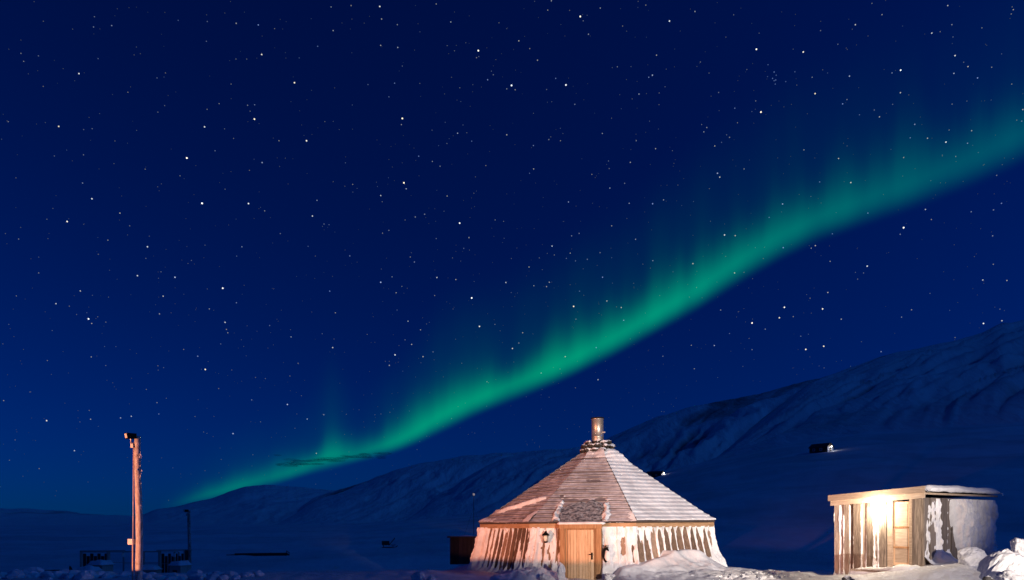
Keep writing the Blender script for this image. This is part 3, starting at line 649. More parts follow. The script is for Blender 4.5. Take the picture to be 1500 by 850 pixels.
# lantern hanging left of the door
def facet0_world(x, off, z):                  # front-face local to world (the hut's slight lean left out)
    p = Matrix.Rotation(HPHI, 3, 'Z') @ Vector((x, -(RB + (RT - RB) * z / ZT) * c8 - off, z)); return p + HC
lp = facet0_world(-1.16, .20, 1.22)
lan = empty('wall_lantern', lp, HPHI); tag(lan, 'small black capped lantern on the hut wall left of the door', 'lantern')
link('lamp_cap', mesh(*lathe([(0, .30), (.03, .29), (.05, .25), (.13, .17), (.135, .155), (.0, .16)], 8)), lan, M['black_metal'])
g_ = link('lamp_glass', mesh(*lathe([(0, .155), (.075, .15), (.09, .08), (.06, -.03), (0, -.04)], 12), sm=True), lan, M['glass'])
link('lamp_base', mesh(*lathe([(0, -.035), (.065, -.03), (.06, -.07), (.0, -.09)], 8)), lan, M['black_metal'])
av, af = tube([(0, .22, .18), (0, .10, .30), (0, .0, .31)], .014, 6); link('bracket', mesh(av, af), lan, M['black_metal'])
for k in range(4):
    a = math.pi / 4 + k * math.pi / 2
    cv, cf = tube([(.10 * math.cos(a), .10 * math.sin(a), .155), (.068 * math.cos(a), .068 * math.sin(a), -.04)], .007, 5); link('cage_bar', mesh(cv, cf), lan, M['black_metal'])

# round bundle hanging right of the door: a coiled line on a peg, half iced over
cp_ = facet0_world(.80, .26, .80)
coil = empty('rope_coil', cp_, HPHI); tag(coil, 'dark coiled rope hung on the snowy wall right of the hut door', 'rope')
for k, (rx, rz, yo) in enumerate(((.075, .24, 0), (.07, .20, -.02))):
    pts = [(rx * math.cos(2 * math.pi * q / 22) + .01 * k, yo + .02 * math.sin(q), rz * math.sin(2 * math.pi * q / 22) - .02 * k) for q in range(23)]
    v_, f_ = tube(pts, .028, 7); link('rope_loop', mesh(v_, f_, True), coil, M['black_metal'])
v_, f_ = tube([(0, .25, .26), (0, -.1, .28)], .02, 7); link('peg', mesh(v_, f_), coil, M['jamb'])
o = link('rope_snow', rock_mesh(3, 5, (.085, .07, .21), .6), coil, M['snow_fine']); o.location = (.05, -.02, -.03)

# ------------------------------------------------------------------ snow drifts and blocks round the hut
def drift(name, label, fn, x0, x1, y0, y1, n=110, m=70, mat='snow', group=None):
    x = np.linspace(x0, x1, n); y = np.linspace(y0, y1, m); X, Y = np.meshgrid(x, y)
    H = fn(X, Y); G = ground_z(X, Y)
    ed = np.minimum(np.minimum(smooth(x0, x0 + .5, X), smooth(x1, x1 - .5, X)), np.minimum(smooth(y0, y0 + .4, Y), smooth(y1, y1 - .3, Y)))
    Z = G - .08 + (H + .08) * ed
    o = link(name, grid_mesh(X, Y, Z), None, M[mat]); tag(o, label, 'snow drift', group); return o
A1 = Vector((HC.x + RB * math.sin(HPHI + R_(22.5)), HC.y - RB * math.cos(HPHI + R_(22.5)), 0))
B1 = Vector((HC.x + RB * math.sin(HPHI + R_(67.5)), HC.y - RB * math.cos(HPHI + R_(67.5)), 0))
def f_right(X, Y):
    d = (B1 - A1).normalized(); L = (B1 - A1).length
    s = (X - A1.x) * d.x + (Y - A1.y) * d.y; q = (X - A1.x) * d.y - (Y - A1.y) * d.x        # q outwards
    top = np.interp(s, [-1.6, -.6, 0, .8, 1.5, 2.0, 2.4, 3.0, 3.7, 4.6, 5.4], [.26, .32, .44, .58, .76, .86, .78, .46, .32, .22, .02])
    prof = np.exp(-np.maximum(q - .05 - .25 * (fbm(s * 1.3, q * .6, 3, 6)), 0) / .5)
    lump = (fbm(X * 1.6, Y * 1.6, 4, 9) - .5) * .14 + (fbm(X * 6, Y * 6, 3, 12) - .5) * .09
    crest = .10 * np.exp(-((s - 1.25 - .5 * q) / .16) ** 2) * np.exp(-q / .6)
    return .06 + (top - .06) * prof + lump * smooth(-.2, .6, q) + crest - .10 * smooth(2.4, 3.6, q)
drift('snow_drift', 'smooth snow drift heaped against the right face of the hut', f_right, 2.9, 9.8, 19.3, 25.6, 150, 130)
def f_left(X, Y):
    e = ((X - .75) / 1.05) ** 2 + ((Y - 21.55) / .75) ** 2
    return .36 * np.exp(-e) * (.75 + .9 * (fbm(X * 2.5, Y * 2.5, 4, 3) - .25)) + (fbm(X * 7, Y * 7, 3, 5) - .5) * .10
drift('snow_drift', 'lumpy snow heap left of the wooden hut door', f_left, -1.0, 2.0, 20.6, 22.6, 110, 80)
def f_out(X, Y):
    e = ((X + 2.6) / 2.0) ** 2 + ((Y - 23.0) / .9) ** 2
    return .16 * np.exp(-e) + (fbm(X * 3, Y * 3, 3, 15) - .5) * .10 * np.exp(-e)
drift('snow_drift', 'low dark snow drift by the left corner of the hut', f_out, -5.2, .2, 21.6, 24.8, 90, 60)

blocks = [  # px, py(base), Y, size, label
    (612, 851, 20.9, (.22, .18, .20), 'pale broken snow block on the ground left of the hut'),
    (632, 853, 20.8, (.16, .14, .12), 'small flat snow block beside the pale block left of the hut'),
    (798, 849, 20.6, (.17, .13, .13), 'small snow block lying before the heap left of the door'),
    (822, 846, 20.7, (.14, .15, .30), 'upright jagged snow block beside the door frame'),
    (893, 849, 20.9, (.22, .16, .14), 'snow block lying right of the hut door'),
    (915, 850, 20.7, (.20, .16, .11), 'flat snow block farther right of the hut door'),
]
for k, (px, py, Y, sc, lab) in enumerate(blocks):
    p = P(px, py, Y); o = link('snow_block', rock_mesh(4, 70 + k, sc, .6), None, M['snow_fine'])
    o.location = (p.x, p.y, max(gz(p.x, p.y), p.z) + sc[2] * .5); o.rotation_euler = (0, 0, k * 1.3)
    tag(o, lab, 'snow block', 'broken snow blocks by the hut')
big = [
    (1474, 833, 12.6, (.50, .45, .42), 'large pale snow boulder at the right edge of the picture'),
    (1500, 806, 13.6, (.30, .3, .26), 'snow boulder on top behind the large one at right edge'),
    (1483, 849, 12.0, (.27, .22, .18), 'lower snow lump in front of the large snow boulder'),
    (1420, 818, 17.2, (.42, .32, .28), 'rounded snow lump against the far side of the shed'),
]
for k, (px, py, Y, sc, lab) in enumerate(big):
    p = P(px, py, Y); o = link('snow_boulder', rock_mesh(5, 90 + k, sc, .45), None, M['snow_fine'])
    o.location = p; o.rotation_euler = (0, 0, k * 2.1 + .6); tag(o, lab, 'snow boulder', 'snow boulders by the shed')
for k, (px, py, Y, sc, lab) in enumerate([(1242, 851, 16.6, (.15, .12, .12), 'shaded snow chunk coloured dark before the left end of the shed'),  # this one is a snow chunk, its shade put into the dark colour
                                          (1352, 853, 14.6, (.17, .12, .07), 'flat dark stone in the snow below the shed corner'),
                                          (1448, 850, 11.8, (.10, .09, .08), 'dark stone beside the lower snow lump at right')]):
    p = P(px, py, Y); o = link('stone', rock_mesh(3, 120 + k, sc, .5), None, M['dark_stone']); o.location = p; tag(o, lab, 'stone', 'dark stones before the shed')

# clods thrown up along the edge of the yard
def rubble(name, label, spots, mat='snow_fine'):
    bm = bmesh.new()
    protos = [rock_mesh(2, 200 + k, (1, 1, .8), .7) for k in range(6)]
    for k, (x, y, s) in enumerate(spots):
        n0 = len(bm.verts); bm.from_mesh(protos[k % 6]); bm.verts.ensure_lookup_table()
        mx = Matrix.Translation((x, y, gz(x, y) + s * .25)) @ Matrix.Rotation(k * 1.7, 4, 'Z') @ Matrix.Scale(s, 4)
        for v in bm.verts[n0:]: v.co = mx @ v.co
    me = bpy.data.meshes.new('mesh'); bm.to_mesh(me); bm.free()
    o = link(name, me, None, M[mat]); tag(o, label, 'snow rubble', kind='stuff'); return o
rs3 = np.random.RandomState(4)
sp = [(rs3.uniform(-17.5, -8.2), 22.2 + rs3.normal(0, .5), abs(rs3.normal(.10, .07)) + .04) for _ in range(170)]
sp += [(rs3.uniform(-16, -9), 22.0 + rs3.normal(0, .3), rs3.uniform(.18, .30)) for _ in range(9)]
rubble('snow_rubble', 'line of broken snow clods along the lower left edge', sp)
sp = [(rs3.uniform(4.2, 8.8), 20.0 + rs3.uniform(0, 2.4), abs(rs3.normal(.045, .035)) + .025) for _ in range(420)]
rubble('snow_rubble', 'crumbs of snow scattered before the drift right of the hut', sp)

# ------------------------------------------------------------------ the small lit shed
N0 = Vector((10.84, 18.0, 0)); L0 = Vector((9.575, 20.2, 0))
FW = (L0 - N0).length; SD = 3.45
fx = (N0 - L0).normalized()                   # along the front face, left to right
shed = empty('storage_shed', L0, math.atan2(fx.y, fx.x))
tag(shed, 'small grey plank shed with a lit wall lamp and icy roof edge', 'shed')
# local: x 0..FW along the front face, y 0 at the front and +SD to the back, z up
def top_z(x): return 2.30 + .13 * x / FW      # underside of the fascia rises to the near corner
box('shed_core', .03, FW - .03, .03, SD - .03, .0, 2.30, M['board_back'], shed)
rs4 = np.random.RandomState(8)
bounds = [0, .17, .30, .47, .60, .83, 1.0, 1.20, 1.36, 1.58]
for k in range(len(bounds) - 1):
    a, b_ = bounds[k], bounds[k + 1]; pr = .004 + (.05 if k % 2 == 0 else .0) + rs4.uniform(0, .012)
    lo = .10 + rs4.uniform(0, .05)
    box('board', a + .006, b_ - .006, -pr, .029, lo, top_z(a) - .004, M['grey_board'], shed)
for a, b_, pr in ((1.60, 1.74, .05), (2.20, 2.27, .055)): box('door_post', a, b_, -pr, .029, .25, top_z(a) - .004, M['shed_trim'], shed)
for a, b_, pr in ((2.275, FW + .03, .035),): box('corner_board', a, b_, -pr, .029, .25, top_z(a) - .004, M['grey_board'], shed)
sd_ = box('shed_door', 1.745, 2.195, -.01, .028, .62, top_z(1.9) - .05, M['door'], shed)
for z0, z1 in ((.70, 1.08), (1.14, 1.62), (1.68, 2.28)): box('door_panel', 1.80, 2.14, -.014, -.0102, z0, z1, M['shed_trim'], sd_)
for z0 in (1.085, 1.63): box('door_rail', 1.75, 2.19, -.024, -.0102, z0, z0 + .045, M['jamb'], sd_)
# right-hand side boards
nb = 13
for k in range(nb):
    y0 = .03 + k * (SD - .06) / nb; y1 = y0 + (SD - .06) / nb
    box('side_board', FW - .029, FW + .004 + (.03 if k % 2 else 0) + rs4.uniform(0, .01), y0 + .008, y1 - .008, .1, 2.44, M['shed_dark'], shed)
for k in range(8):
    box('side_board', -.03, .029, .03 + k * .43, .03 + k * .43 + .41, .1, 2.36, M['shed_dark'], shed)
def slab(name, x0, x1, y0, y1, zl, zh, mat):   # horizontal piece that follows the slope of the roof
    k = .13 / FW
    hexa(name, [(x0, y0, zl + k * x0), (x1, y0, zl + k * x1), (x1, y1, zl + k * x1), (x0, y1, zl + k * x0),
                (x0, y0, zh + k * x0), (x1, y0, zh + k * x1), (x1, y1, zh + k * x1), (x0, y1, zh + k * x0)], M[mat], shed)
slab('fascia_board', -.10, FW + .09, -.10, -.06, 2.29, 2.429, 'shed_trim')
slab('fascia_board', -.14, FW + .12, -.16, -.102, 2.43, 2.60, 'shed_trim')
slab('fascia_board', FW + .06, FW + .09, -.055, SD + .2, 2.385, 2.435, 'shed_trim')
slab('roof_deck', -.12, FW + .14, -.10, SD + .25, 2.48, 2.52, 'felt')
# wind-carved snow on roof and on the right side
xx = np.linspace(-.13, FW + .20, 60); yy = np.linspace(-.155, SD + .28, 80); XX, YY = np.meshgrid(xx, yy)
th = .07 + .10 * (fbm(XX * 1.2, YY * 1.2, 4, 3) - .3) + .05 * smooth(FW - .8, FW + .1, XX) - .02
th = th * smooth(-.16, .12, XX) * smooth(-.16, .10, YY) * smooth(SD + .29, SD + .0, YY)
rz_ = 2.523 + .13 / FW * XX
drop = .10 * smooth(FW + .10, FW + .20, XX) * (.4 + fbm(YY * 2, XX * 0, 3, 2))
link('roof_snow', grid_mesh(XX, YY, rz_ + np.maximum(th, -.02) - drop), shed, M['snow_fine'])
link('roof_snow_edge', grid_mesh(np.stack([np.full(80, FW + .20), np.full(80, FW + .215), np.full(80, FW + .15)]), np.stack([yy] * 3),
     np.stack([rz_[:, -1] + np.maximum(th[:, -1], -.02) - drop[:, -1], rz_[:, -1] - .01 - .04 * fbm(yy * 3, yy * 0, 3, 6), rz_[:, -1] - .03 - .06 * fbm(yy * 3, yy * 0, 3, 6)])), shed, M['snow_fine'])
ny, nz = 190, 120
YY, ZZ = np.meshgrid(np.linspace(.0, SD + .12, ny), np.linspace(-.05, 2.42, nz))
N = fbm(YY * 5, ZZ * .8, 4, 7) - .5; N2 = fbm(YY * 1.3, ZZ * 1.1, 4, 8) - .5; N3 = fbm(YY * 12, ZZ * 6, 3, 3) - .5
d = -.05 + N * .17 + N2 * .13 + N3 * .12
d = d + (.11 + .20 * fbm(YY * 2.0, ZZ * 1.1, 4, 14)) * smooth(1.30, 1.70, YY + N * .3) * smooth(.55, .95, ZZ - (SD - YY) * .05 + N2 * .6)
d = d + .05 * np.exp(-((YY - .75) / .12) ** 2) + .05 * np.exp(-((YY - .42) / .09) ** 2) * smooth(1.5, 1.8, ZZ)
d = d + .55 * np.exp(-np.maximum(ZZ - .55 - N2 * .3 - .12 * np.sin(YY * 2.1), 0) / .12)
d = d - .30 * np.exp(-((YY - 1.55) / .16) ** 2 - ((ZZ - .85 - N * .4) / .22) ** 2) - .30 * np.exp(-((YY - 2.75) / .09) ** 2 - ((ZZ - 1.0) / .16) ** 2) - .25 * np.exp(-((YY - 2.1) / .10) ** 2 - ((ZZ - .72) / .10) ** 2)
d = np.clip(d, -.06, .42) * smooth(SD + .12, SD - .1, YY) - .05 * smooth(SD - .1, SD + .12, YY)
link('side_snow', grid_mesh(FW + .03 + d, YY, ZZ), shed, M['snow_fine'])
# streaks of ice on the front boards
XX, ZZ = np.meshgrid(np.linspace(.0, 1.58, 220), np.linspace(.0, 2.29, 120))
N = fbm(XX * 9, ZZ * .7, 4, 17) - .5; N2 = fbm(XX * 2, ZZ * 1.5, 3, 18) - .5
edge_ = np.min([np.abs(XX - q) for q in bounds], axis=0)
d = -.006 + .05 * np.exp(-(edge_ / .025) ** 2) * (.3 + 1.6 * fbm(XX * 3, ZZ * .8, 3, 19)) + N * .15 + N2 * .04 + (fbm(XX * 16, ZZ * 7, 3, 2) - .5) * .05 + .05 * np.exp(-np.maximum(ZZ - .28, 0) / .07) - .03 * smooth(1.9, 2.3, ZZ)
link('front_snow', grid_mesh(XX, -np.clip(d, -.02, .10), ZZ), shed, M['snow_fine'])
# timber step buried at the door
def shed_w(x, y, z): return shed.matrix_basis @ Vector((x, y, z))
shed_m = Matrix.Translation(L0) @ Matrix.Rotation(math.atan2(fx.y, fx.x), 4, 'Z')
stp = empty('timber_step', shed_m @ Vector((1.75, -.45, .0)), math.atan2(fx.y, fx.x)); tag(stp, 'snow covered plank step in front of the shed door', 'step')
for k in range(3): box('tread_plank', -.85, .75, -.20 + k * .19, -.02 + k * .19, .44, .49, M['grey_board'], stp)
for k in (-.7, 0, .6): box('bearer', k, k + .09, -.19, .36, .1, .439, M['shed_trim'], stp)
XX, YY = np.meshgrid(np.linspace(-.85, .95, 60), np.linspace(-.24, .44, 30))
zz = .47 + (.10 + .14 * smooth(-.3, .6, XX)) * (.25 + fbm(XX * 2.2, YY * 2.2, 3, 5)) * smooth(-.24, -.1, YY) * smooth(-.85, -.6, XX)
zz = zz - .14 * smooth(-.15, -.24, YY) - .3 * smooth(.75, .95, XX)
link('step_snow', grid_mesh(XX, YY, zz), stp, M['snow_fine'])
# the lamp on the shed
lx, lz = 1.40, 2.12
slp = empty('shed_lamp', shed_m @ Vector((lx, -.05, lz)), math.atan2(fx.y, fx.x)); tag(slp, 'glowing round wall lamp high on the front of the shed', 'lamp')
link('backplate', mesh([(v[0], v[2] * 1.0 - .02, v[1]) for v in lathe([(0, 0), (.075, 0), (.075, .03), (0, .03)], 16)[0]], lathe([(0, 0), (.075, 0), (.075, .03), (0, .03)], 16)[1]), slp, M['grey_metal'])
gv, gf = lathe([(0, -.075), (.045, -.06), (.07, -.0), (.06, .05), (.03, .07), (0, .075)], 16)
bo = link('bulb_glass', mesh([(x, y - .11, z) for x, y, z in gv], gf, True), slp, M['bulb'])
ld = bpy.data.lights.new('shed_lamp_light', 'POINT'); ld.energy = SHED_LAMP_POWER; ld.color = (1.0, .80, .58); ld.shadow_soft_size = .09
lo_ = bpy.data.objects.new('lamp_light', ld); C.objects.link(lo_); lo_.parent = slp; lo_.location = (0, -.24, 0)

# ------------------------------------------------------------------ lamp posts
def lamp_post(px, top, Y, base_z, r, label, lit_box=True):
    t_ = P(px, top, Y); root = empty('lamp_post', (t_.x, t_.y, base_z)); h = t_.z - base_z
    pts = []; rad = []
    for k in range(15):
        q = k / 14; pts.append((.03 * math.sin(q * 5) + .02 * q, 0, q * h - .3 * (k == 0))); rad.append(r * (1.12 - .22 * q) * (1 + .05 * math.sin(k * 2.3)))
    v_, f_ = tube(pts, rad, 14); link('pole', mesh(v_, f_, True), root, M['pole'])
    hd = hexa('lamp_head', [(-.20, -.10, -.09), (.06, -.08, -.07), (.06, .08, -.07), (-.20, .10, -.09), (-.23, -.10, .085), (.06, -.08, .09), (.06, .08, .09), (-.23, .10, .085)], M['black_metal'], root)
    hd.scale = (.8, .8, .8); hd.location = (-.06, -.09, h - .02); hd.rotation_euler = (0, 0, R_(50))
    hexa('lens', [(-.208, -.075, -.065), (-.200, -.075, -.065), (-.200, .075, -.065), (-.208, .075, -.065), (-.236, -.075, .065), (-.222, -.075, .065), (-.222, .075, .065), (-.236, .075, .065)], M['glass'], hd)
    v_, f_ = tube([(-.05, 0, h - .18), (-.12, -.1, h - .18), (-.12, -.1, h - .08)], .02, 6); link('bracket', mesh(v_, f_), root, M['grey_metal'])
    box('clip', -.13, -.07, -.1, .0, h - .30, h - .20, M['grey_metal'], root)
    if lit_box:
        box('junction_box', -.20, -.085, -.10, .06, h - 2.70, h - 2.56, M['white_paint'], root)
        v_, f_ = tube([(-.085, -.04, h - .3), (-.095, -.04, h - 1.4), (-.10, -.04, h - 2.56)], .012, 6); link('cable', mesh(v_, f_), root, M['cable'])
        v_, f_ = tube([(-.10, -.05, h - 2.7), (-.105, -.05, .0)], .018, 6); link('conduit', mesh(v_, f_), root, M['cable'])
    n = 60; rs_ = np.random.RandomState(int(px))
    V = []; Fq = []
    pr = rock_mesh(1, 9, (1, 1, 1), .5)
    bm = bmesh.new()
    for k in range(n):                        # rime stuck to the weather side
        z = rs_.uniform(.2, h - .1); a = rs_.normal(-.25, .5); n0 = len(bm.verts); bm.from_mesh(pr); bm.verts.ensure_lookup_table()
        s_ = rs_.uniform(.006, .016); mx = Matrix.Translation((r * 1.0 * math.cos(a) + .015, r * 1.0 * math.sin(a), z)) @ Matrix.Diagonal((s_, s_, s_ * rs_.uniform(1, 3), 1))
        for q in bm.verts[n0:]: q.co = mx @ q.co
    me = bpy.data.meshes.new('mesh'); bm.to_mesh(me); bm.free(); link('rime', me, root, M['snow_fine'])
    tag(root, label, 'lamp post', 'lamp posts left of the hut'); return root
lamp_post(202, 639, 17.0, gz(-9.3, 17), .078, 'tall wooden lamp post lit orange in the left foreground')
lamp_post(277, 748, 38.0, gz(P(277, 0, 38).x, 38), .085, 'short distant dark lamp post beside the dog yard', False)

# ------------------------------------------------------------------ dog yard
DYY = 38.0
yard = empty('dog_yard_fence', (P(200, 0, DYY).x, DYY, gz(P(200, 0, DYY).x, DYY))); tag(yard, 'low open fence of thin posts and rails round the dog houses', 'fence')
yo = yard.location
def yp(px, py, dy=0.0): p = P(px, py, DYY + dy); return (p.x - yo.x, dy, p.z - yo.z)
bz = -.2
for px, top, dy, r in ((119, 808, 0, .045), (159, 808, 0, .06), (181, 809, .6, .03), (211, 808, .3, .03), (234, 807, 0, .055), (256, 808, .5, .04), (271, 806, 0, .05), (120, 809, 2.6, .03), (200, 809, 2.6, .03), (262, 809, 2.6, .03)):
    a = yp(px, top, dy); v_, f_ = tube([(a[0], a[1], bz), (a[0], a[1], a[2])], r * 1.5, 7); link('post', mesh(v_, f_), yard, M['frame_wood'])
for (pa, pb, ta, tb, dy, r) in ((118, 184, 807.5, 807, 0, .035), (230, 282, 806.5, 805.5, 0, .035), (184, 232, 808, 808, .1, .02), (119, 262, 809, 808.5, 2.6, .02), (119, 271, 824, 824, 2.6, .018), (184, 272, 826, 826, .1, .014)):
    a = yp(pa, ta, dy); b_ = yp(pb, tb, dy); v_, f_ = tube([(a[0], a[1] - .05, a[2]), (b_[0], b_[1] - .05, b_[2])], r, 6); link('rail', mesh(v_, f_), yard, M['frame_wood'])
for px in (181, 256):
    a = yp(px, 812, .3); box('insulator', a[0] - .06, a[0] + .06, a[1] - .12, a[1] - .02, a[2] - .14, a[2] + .05, M['white_paint'], yard)
a = yp(276, 806); box('dark_plank', a[0] - .15, a[0] + .13, -.08, -.02, bz, a[2], M['far_wood'], yard)
for pa, pb in ((121, 158), (236, 270)):
    n_ = 7; a = yp(pa, 811, 2.4); b_ = yp(pb, 811, 2.4)
    for k in range(n_):
        x0 = a[0] + (b_[0] - a[0]) * k / n_; box('back_board', x0 + .02, x0 + (b_[0] - a[0]) / n_ - .02, 2.40, 2.44, bz, a[2] - .15 * (k % 2), M['far_wood'], yard)
def dog_house(px, Y, w_, h_, label):
    x = P(px, 0, Y).x; r_ = empty('dog_house', (x, Y, gz(x, Y)), R_(random.uniform(-25, 25))); tag(r_, label, 'dog house', 'dog houses in the yard')
    box('wall', -w_ / 2, w_ / 2, -.35, .35, -.1, h_, M['frame_wood'], r_)
    box('doorway', -.16, .16, -.356, -.34, .05, h_ * .7, M['felt'], r_)
    hexa('roof', box_pts(-w_ / 2 - .06, w_ / 2 + .06, -.45, .42, h_ + .002, h_ + .045), M['frame_wood'], r_)
    XX, YY = np.meshgrid(np.linspace(-w_ / 2 - .07, w_ / 2 + .07, 16), np.linspace(-.46, .43, 12))
    ed = smooth(-.46, -.3, YY) * smooth(.43, .28, YY) * smooth(-w_ / 2 - .07, -w_ / 2 + .1, XX) * smooth(w_ / 2 + .07, w_ / 2 - .1, XX)
    link('roof_snow', grid_mesh(XX, YY, h_ + .04 + .22 * ed * (.6 + .8 * fbm(XX * 3 + px, YY * 3, 3, 2))), r_, M['snow_fine'])
dog_house(131, 36.6, .85, .42, 'low snow-capped dog house at the left end of the yard')
dog_house(148, 37.4, .95, .72, 'grey dog house right behind the low one at left')
dog_house(219, 37.6, .95, .50, 'low dog house just right of the tall lamp post')
dog_house(264, 37.4, .80, .72, 'dog house under the short distant lamp post')

# ------------------------------------------------------------------ timber, sledge and mast on the plain
def snow_at(px, Y): x = P(px, 0, Y).x; return x, gz(x, Y)
def log_pile(px0, px1, Y, label):
    x0, z0 = snow_at(px0, Y); x1, z1 = snow_at(px1, Y); zb = (z0 + z1) / 2
    r_ = empty('timber_stack', ((x0 + x1) / 2, Y, zb)); tag(r_, label, 'timber'); L = (x1 - x0) / 2
    for k, (dy, dz, a, b_) in enumerate(((0, .05, -L, L * .9), (.2, .06, -L * .9, L), (.1, .17, -L * .75, L * .95))):
        v_, f_ = tube([(a, dy, dz), (b_, dy, dz + .05)], .075, 8); link('beam', mesh(v_, f_), r_, M['far_wood'])
    v_, f_ = tube([(L * .9, .05, .0), (L * .93, .05, .48), (L * 1.02, .05, .25)], .05, 6); link('stake', mesh(v_, f_), r_, M['far_wood'])
    return r_
log_pile(332, 423, 64.0, 'long low dark line on the snow plain, built as beams')  # thin dark line across the snow, built from beams
log_pile(46, 104, 40.0, 'dark low beams half buried left of the dog yard')
x, z = snow_at(569, 80); sl = empty('sledge', (x, 80, z), R_(8)); tag(sl, 'small dark sledge with a leaning handle out on the snow', 'sledge')
for sy in (-.3, .3):
    v_, f_ = tube([(-.75, sy, .06), (.8, sy, .06), (1.05, sy, .25)], .05, 6); link('runner', mesh(v_, f_), sl, M['far_wood'])
for k in range(5): box('slat', -.7 + k * .32, -.45 + k * .32, -.35, .35, .30, .36, M['far_wood'], sl)
for sy in (-.3, .3):
    for q in (-.6, .5): box('stanchion', q, q + .06, sy - .03, sy + .03, .08, .30, M['far_wood'], sl)
    v_, f_ = tube([(.05, sy, .3), (.75, sy, 1.15)], .05, 6); link('handle', mesh(v_, f_), sl, M['far_wood'])
box('cargo', -.75, .1, -.3, .3, .362, .8, M['far_wood'], sl)
x, z = snow_at(694, 70); mp_ = empty('mast', (x, 70, z)); tag(mp_, 'thin mast with a tiny white box on the slope behind the hut', 'mast')
h = P(694, 726, 70).z - z
v_, f_ = tube([(0, 0, -.2), (0, 0, h)], .025, 6); link('pole', mesh(v_, f_), mp_, M['far_wood'])
box('instrument_box', -.10, .10, -.10, .10, h, h + .22, M['white_paint'], mp_)
for s_ in (-1, 1):
    v_, f_ = tube([(0, 0, h * .8), (s_ * 1.6, .3, 0)], .008, 4); link('guy_wire', mesh(v_, f_), mp_, M['far_wood'])

# ------------------------------------------------------------------ dark outhouse behind the hut
oh = empty('outhouse', (P(679, 0, 34).x, 34, gz(P(679, 0, 34).x, 34) - .05), R_(-6)); tag(oh, 'dark flat-roofed outhouse half hidden behind the left of the hut', 'outhouse')
oz = oh.location.z; zt = P(0, 788, 34).z - oz
for k in range(7): box('board', -.68 + k * .22, -.475 + k * .22, -.02, .0, P(0, 827, 34).z - oz, zt, M['far_wood'], oh)
box('wall', -.68, .86, .002, 1.6, P(0, 827, 34).z - oz, zt, M['far_wood'], oh)
box('roof', -.80, .98, -.14, 1.75, zt + .002, zt + .08, M['felt'], oh)
hexa('corner_trim', box_pts(.58, .66, -.05, -.021, .25, zt), M['white_paint'], oh)
XX, YY = np.meshgrid(np.linspace(-.8, .98, 24), np.linspace(-.15, 1.75, 20))
link('roof_snow', grid_mesh(XX, YY, zt + .07 + .08 * fbm(XX * 2, YY * 2, 3, 2) * smooth(-.15, .1, YY) * smooth(-.8, -.5, XX)), oh, M['snow_fine'])
box('sill', -.25, .86, -.10, -.03, P(0, 829, 34).z - oz, P(0, 826.5, 34).z - oz, M['white_paint'], oh)

# ------------------------------------------------------------------ far cabins on the slope
def cabin(px, Y, L, Wd, hw, hr, rz, label, lamp=0.0, drop=.4):
    x, z = snow_at(px, Y); r_ = empty('cabin', (x, Y, z - drop), R_(rz)); tag(r_, label, 'cabin', 'cabins on the dark hillside')
    box('wall', -L / 2, L / 2, -Wd / 2, Wd / 2, 0, hw, M['far_wood'], r_)
    for s_ in (-1, 1):
        g = link('gable', mesh([(s_ * L / 2, -Wd / 2, hw), (s_ * L / 2, Wd / 2, hw), (s_ * L / 2, 0, hw + hr), (s_ * (L / 2 - .1), -Wd / 2, hw), (s_ * (L / 2 - .1), Wd / 2, hw), (s_ * (L / 2 - .1), 0, hw + hr)],
                 [(0, 1, 2), (3, 5, 4), (0, 2, 5, 3), (1, 4, 5, 2), (0, 3, 4, 1)]), r_, M['far_wood'])
        e = .35; k = hr / (Wd / 2)
        ro = hexa('roof', [(-L / 2 - .3, s_ * (Wd / 2 + e), hw - k * e + .02), (L / 2 + .3, s_ * (Wd / 2 + e), hw - k * e + .02), (L / 2 + .3, 0, hw + hr + .02), (-L / 2 - .3, 0, hw + hr + .02),
                       (-L / 2 - .3, s_ * (Wd / 2 + e), hw - k * e + .14), (L / 2 + .3, s_ * (Wd / 2 + e), hw - k * e + .14), (L / 2 + .3, 0, hw + hr + .16), (-L / 2 - .3, 0, hw + hr + .16)], M['felt'], r_)
    for q in (-L * .25, L * .15):
        wn = box('window', q - .45, q + .45, -Wd / 2 - .05, -Wd / 2 - .002, hw * .4, hw * .8, M['white_paint'], r_); box('pane', q - .36, q + .36, -Wd / 2 - .06, -Wd / 2 - .052, hw * .45, hw * .75, M['dark_glass'], wn)
    if lamp:
        box('gable_panel', L / 2 + .005, L / 2 + .06, -Wd / 2 + .1, Wd / 2 - .1, .1, hw - .05, M['white_paint'], r_)
        box('door', L / 2 + .062, L / 2 + .11, -.5, .45, .1, hw * .85, M['far_wood'], r_)
        lm = empty('gable_lamp', (0, 0, 0)); lm.parent = None
        return r_, lm
    return r_, None
def gable_lamp(cab, L, z, power, label):
    m_ = Matrix.Translation(cab.location) @ Matrix.Rotation(cab.rotation_euler.z, 4, 'Z')
    bo = empty('outdoor_lamp', m_ @ Vector((L / 2 + .5, 0, z)), cab.rotation_euler.z); tag(bo, label, 'lamp', 'outdoor lamps on the cabins')
    v_, f_ = lathe([(0, -.12), (.1, -.08), (.12, .0), (.1, .08), (0, .12)], 10); link('bulb_glass', mesh(v_, f_, True), bo, M['bulb'])
    v_, f_ = tube([(0, 0, .1), (-.2, 0, .25), (-.4, 0, .2)], .03, 6); link('bracket', mesh(v_, f_), bo, M['black_metal'])
    l_ = bpy.data.lights.new('cabin_light', 'POINT'); l_.energy = power; l_.color = (.95, .95, 1.0); l_.shadow_soft_size = .2
    q = bpy.data.objects.new('lamp_light', l_); C.objects.link(q); q.parent = bo; q.location = (.5, 0, -.1)
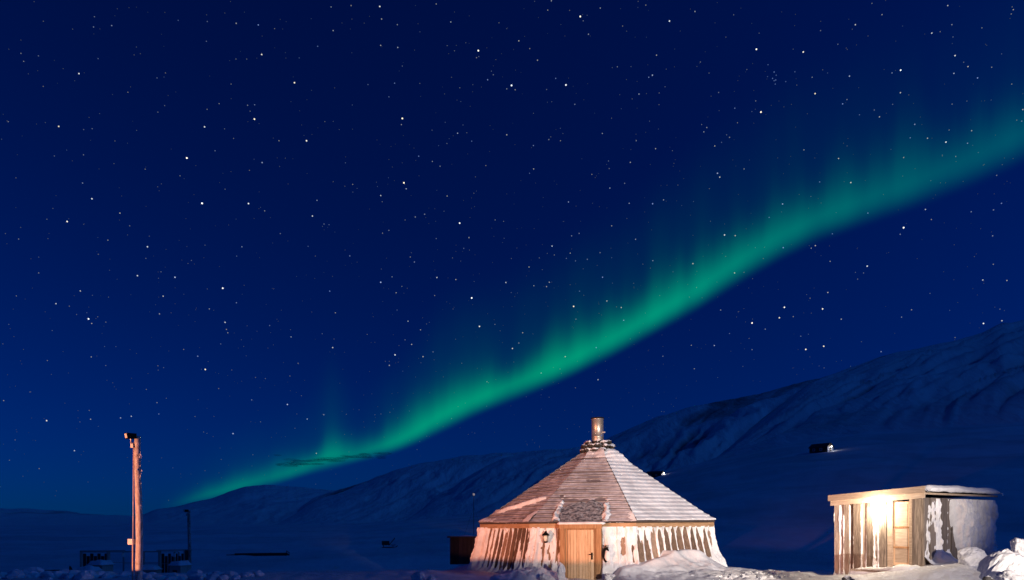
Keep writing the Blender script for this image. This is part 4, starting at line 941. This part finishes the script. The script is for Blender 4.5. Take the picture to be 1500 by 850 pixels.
cb, e_ = cabin(1203, 240, 6.4, 4.2, 2.1, 1.3, -52, 'dark gabled cabin with a lit white end above the shed', 1)
if e_: bpy.data.objects.remove(e_)
gable_lamp(cb, 6.4, 2.2, 60, 'tiny lamp on the white end of the upper right cabin')
cb, e_ = cabin(960, 320, 7.2, 4.4, 1.9, 1.1, -30, 'dark cabin just behind the right slope of the hut roof', 1)
if e_: bpy.data.objects.remove(e_)
gable_lamp(cb, 7.2, 2.0, 70, 'tiny lamp on the cabin behind the hut roof')
cb, e_ = cabin(733, 480, 6.0, 4.0, 1.0, .6, 0, 'faint dark cabin far off left of the hut roof')

# ------------------------------------------------------------------ the two floodlights that light the yard (beside and behind the camera)
def floodlight(label, pos, aim, power, cone, col):
    pos = Vector(pos); aim = Vector(aim); d = (aim - pos).normalized(); g0 = gz(pos.x, pos.y)
    root = empty('floodlight', (pos.x, pos.y, g0), math.atan2(d.y, d.x) - math.pi / 2); tag(root, label, 'floodlight', 'floodlights outside the picture')
    h = pos.z - g0
    for k in range(3):
        a = k * 2.094 + .5; v_, f_ = tube([(0, 0, h * .55), (.45 * math.cos(a), .45 * math.sin(a), 0)], .014, 6); link('leg', mesh(v_, f_), root, M['black_metal'])
    v_, f_ = tube([(0, 0, h * .4), (0, 0, h - .16)], .02, 8); link('stem', mesh(v_, f_), root, M['black_metal'])
    hd = box('lamp_head', -.17, .17, -.12, .02, h - .13, h + .13, M['black_metal'], root)
    box('lens', -.15, .15, .022, .03, h - .11, h + .11, M['bulb'], hd)
    l_ = bpy.data.lights.new('flood', 'SPOT'); l_.energy = power; l_.color = col; l_.spot_size = R_(cone); l_.spot_blend = 1.0; l_.shadow_soft_size = .10
    q = bpy.data.objects.new('flood_light', l_); C.objects.link(q); q.location = pos + d * .12; q.rotation_euler = d.to_track_quat('-Z', 'Y').to_euler()
    return root
floodlight('low orange floodlight on a stand left of the picture', **{k: v for k, v in WARM_LAMP.items()})
floodlight('white floodlight on a tall stand beside the camera', **{k: v for k, v in WHITE_LAMP.items()})
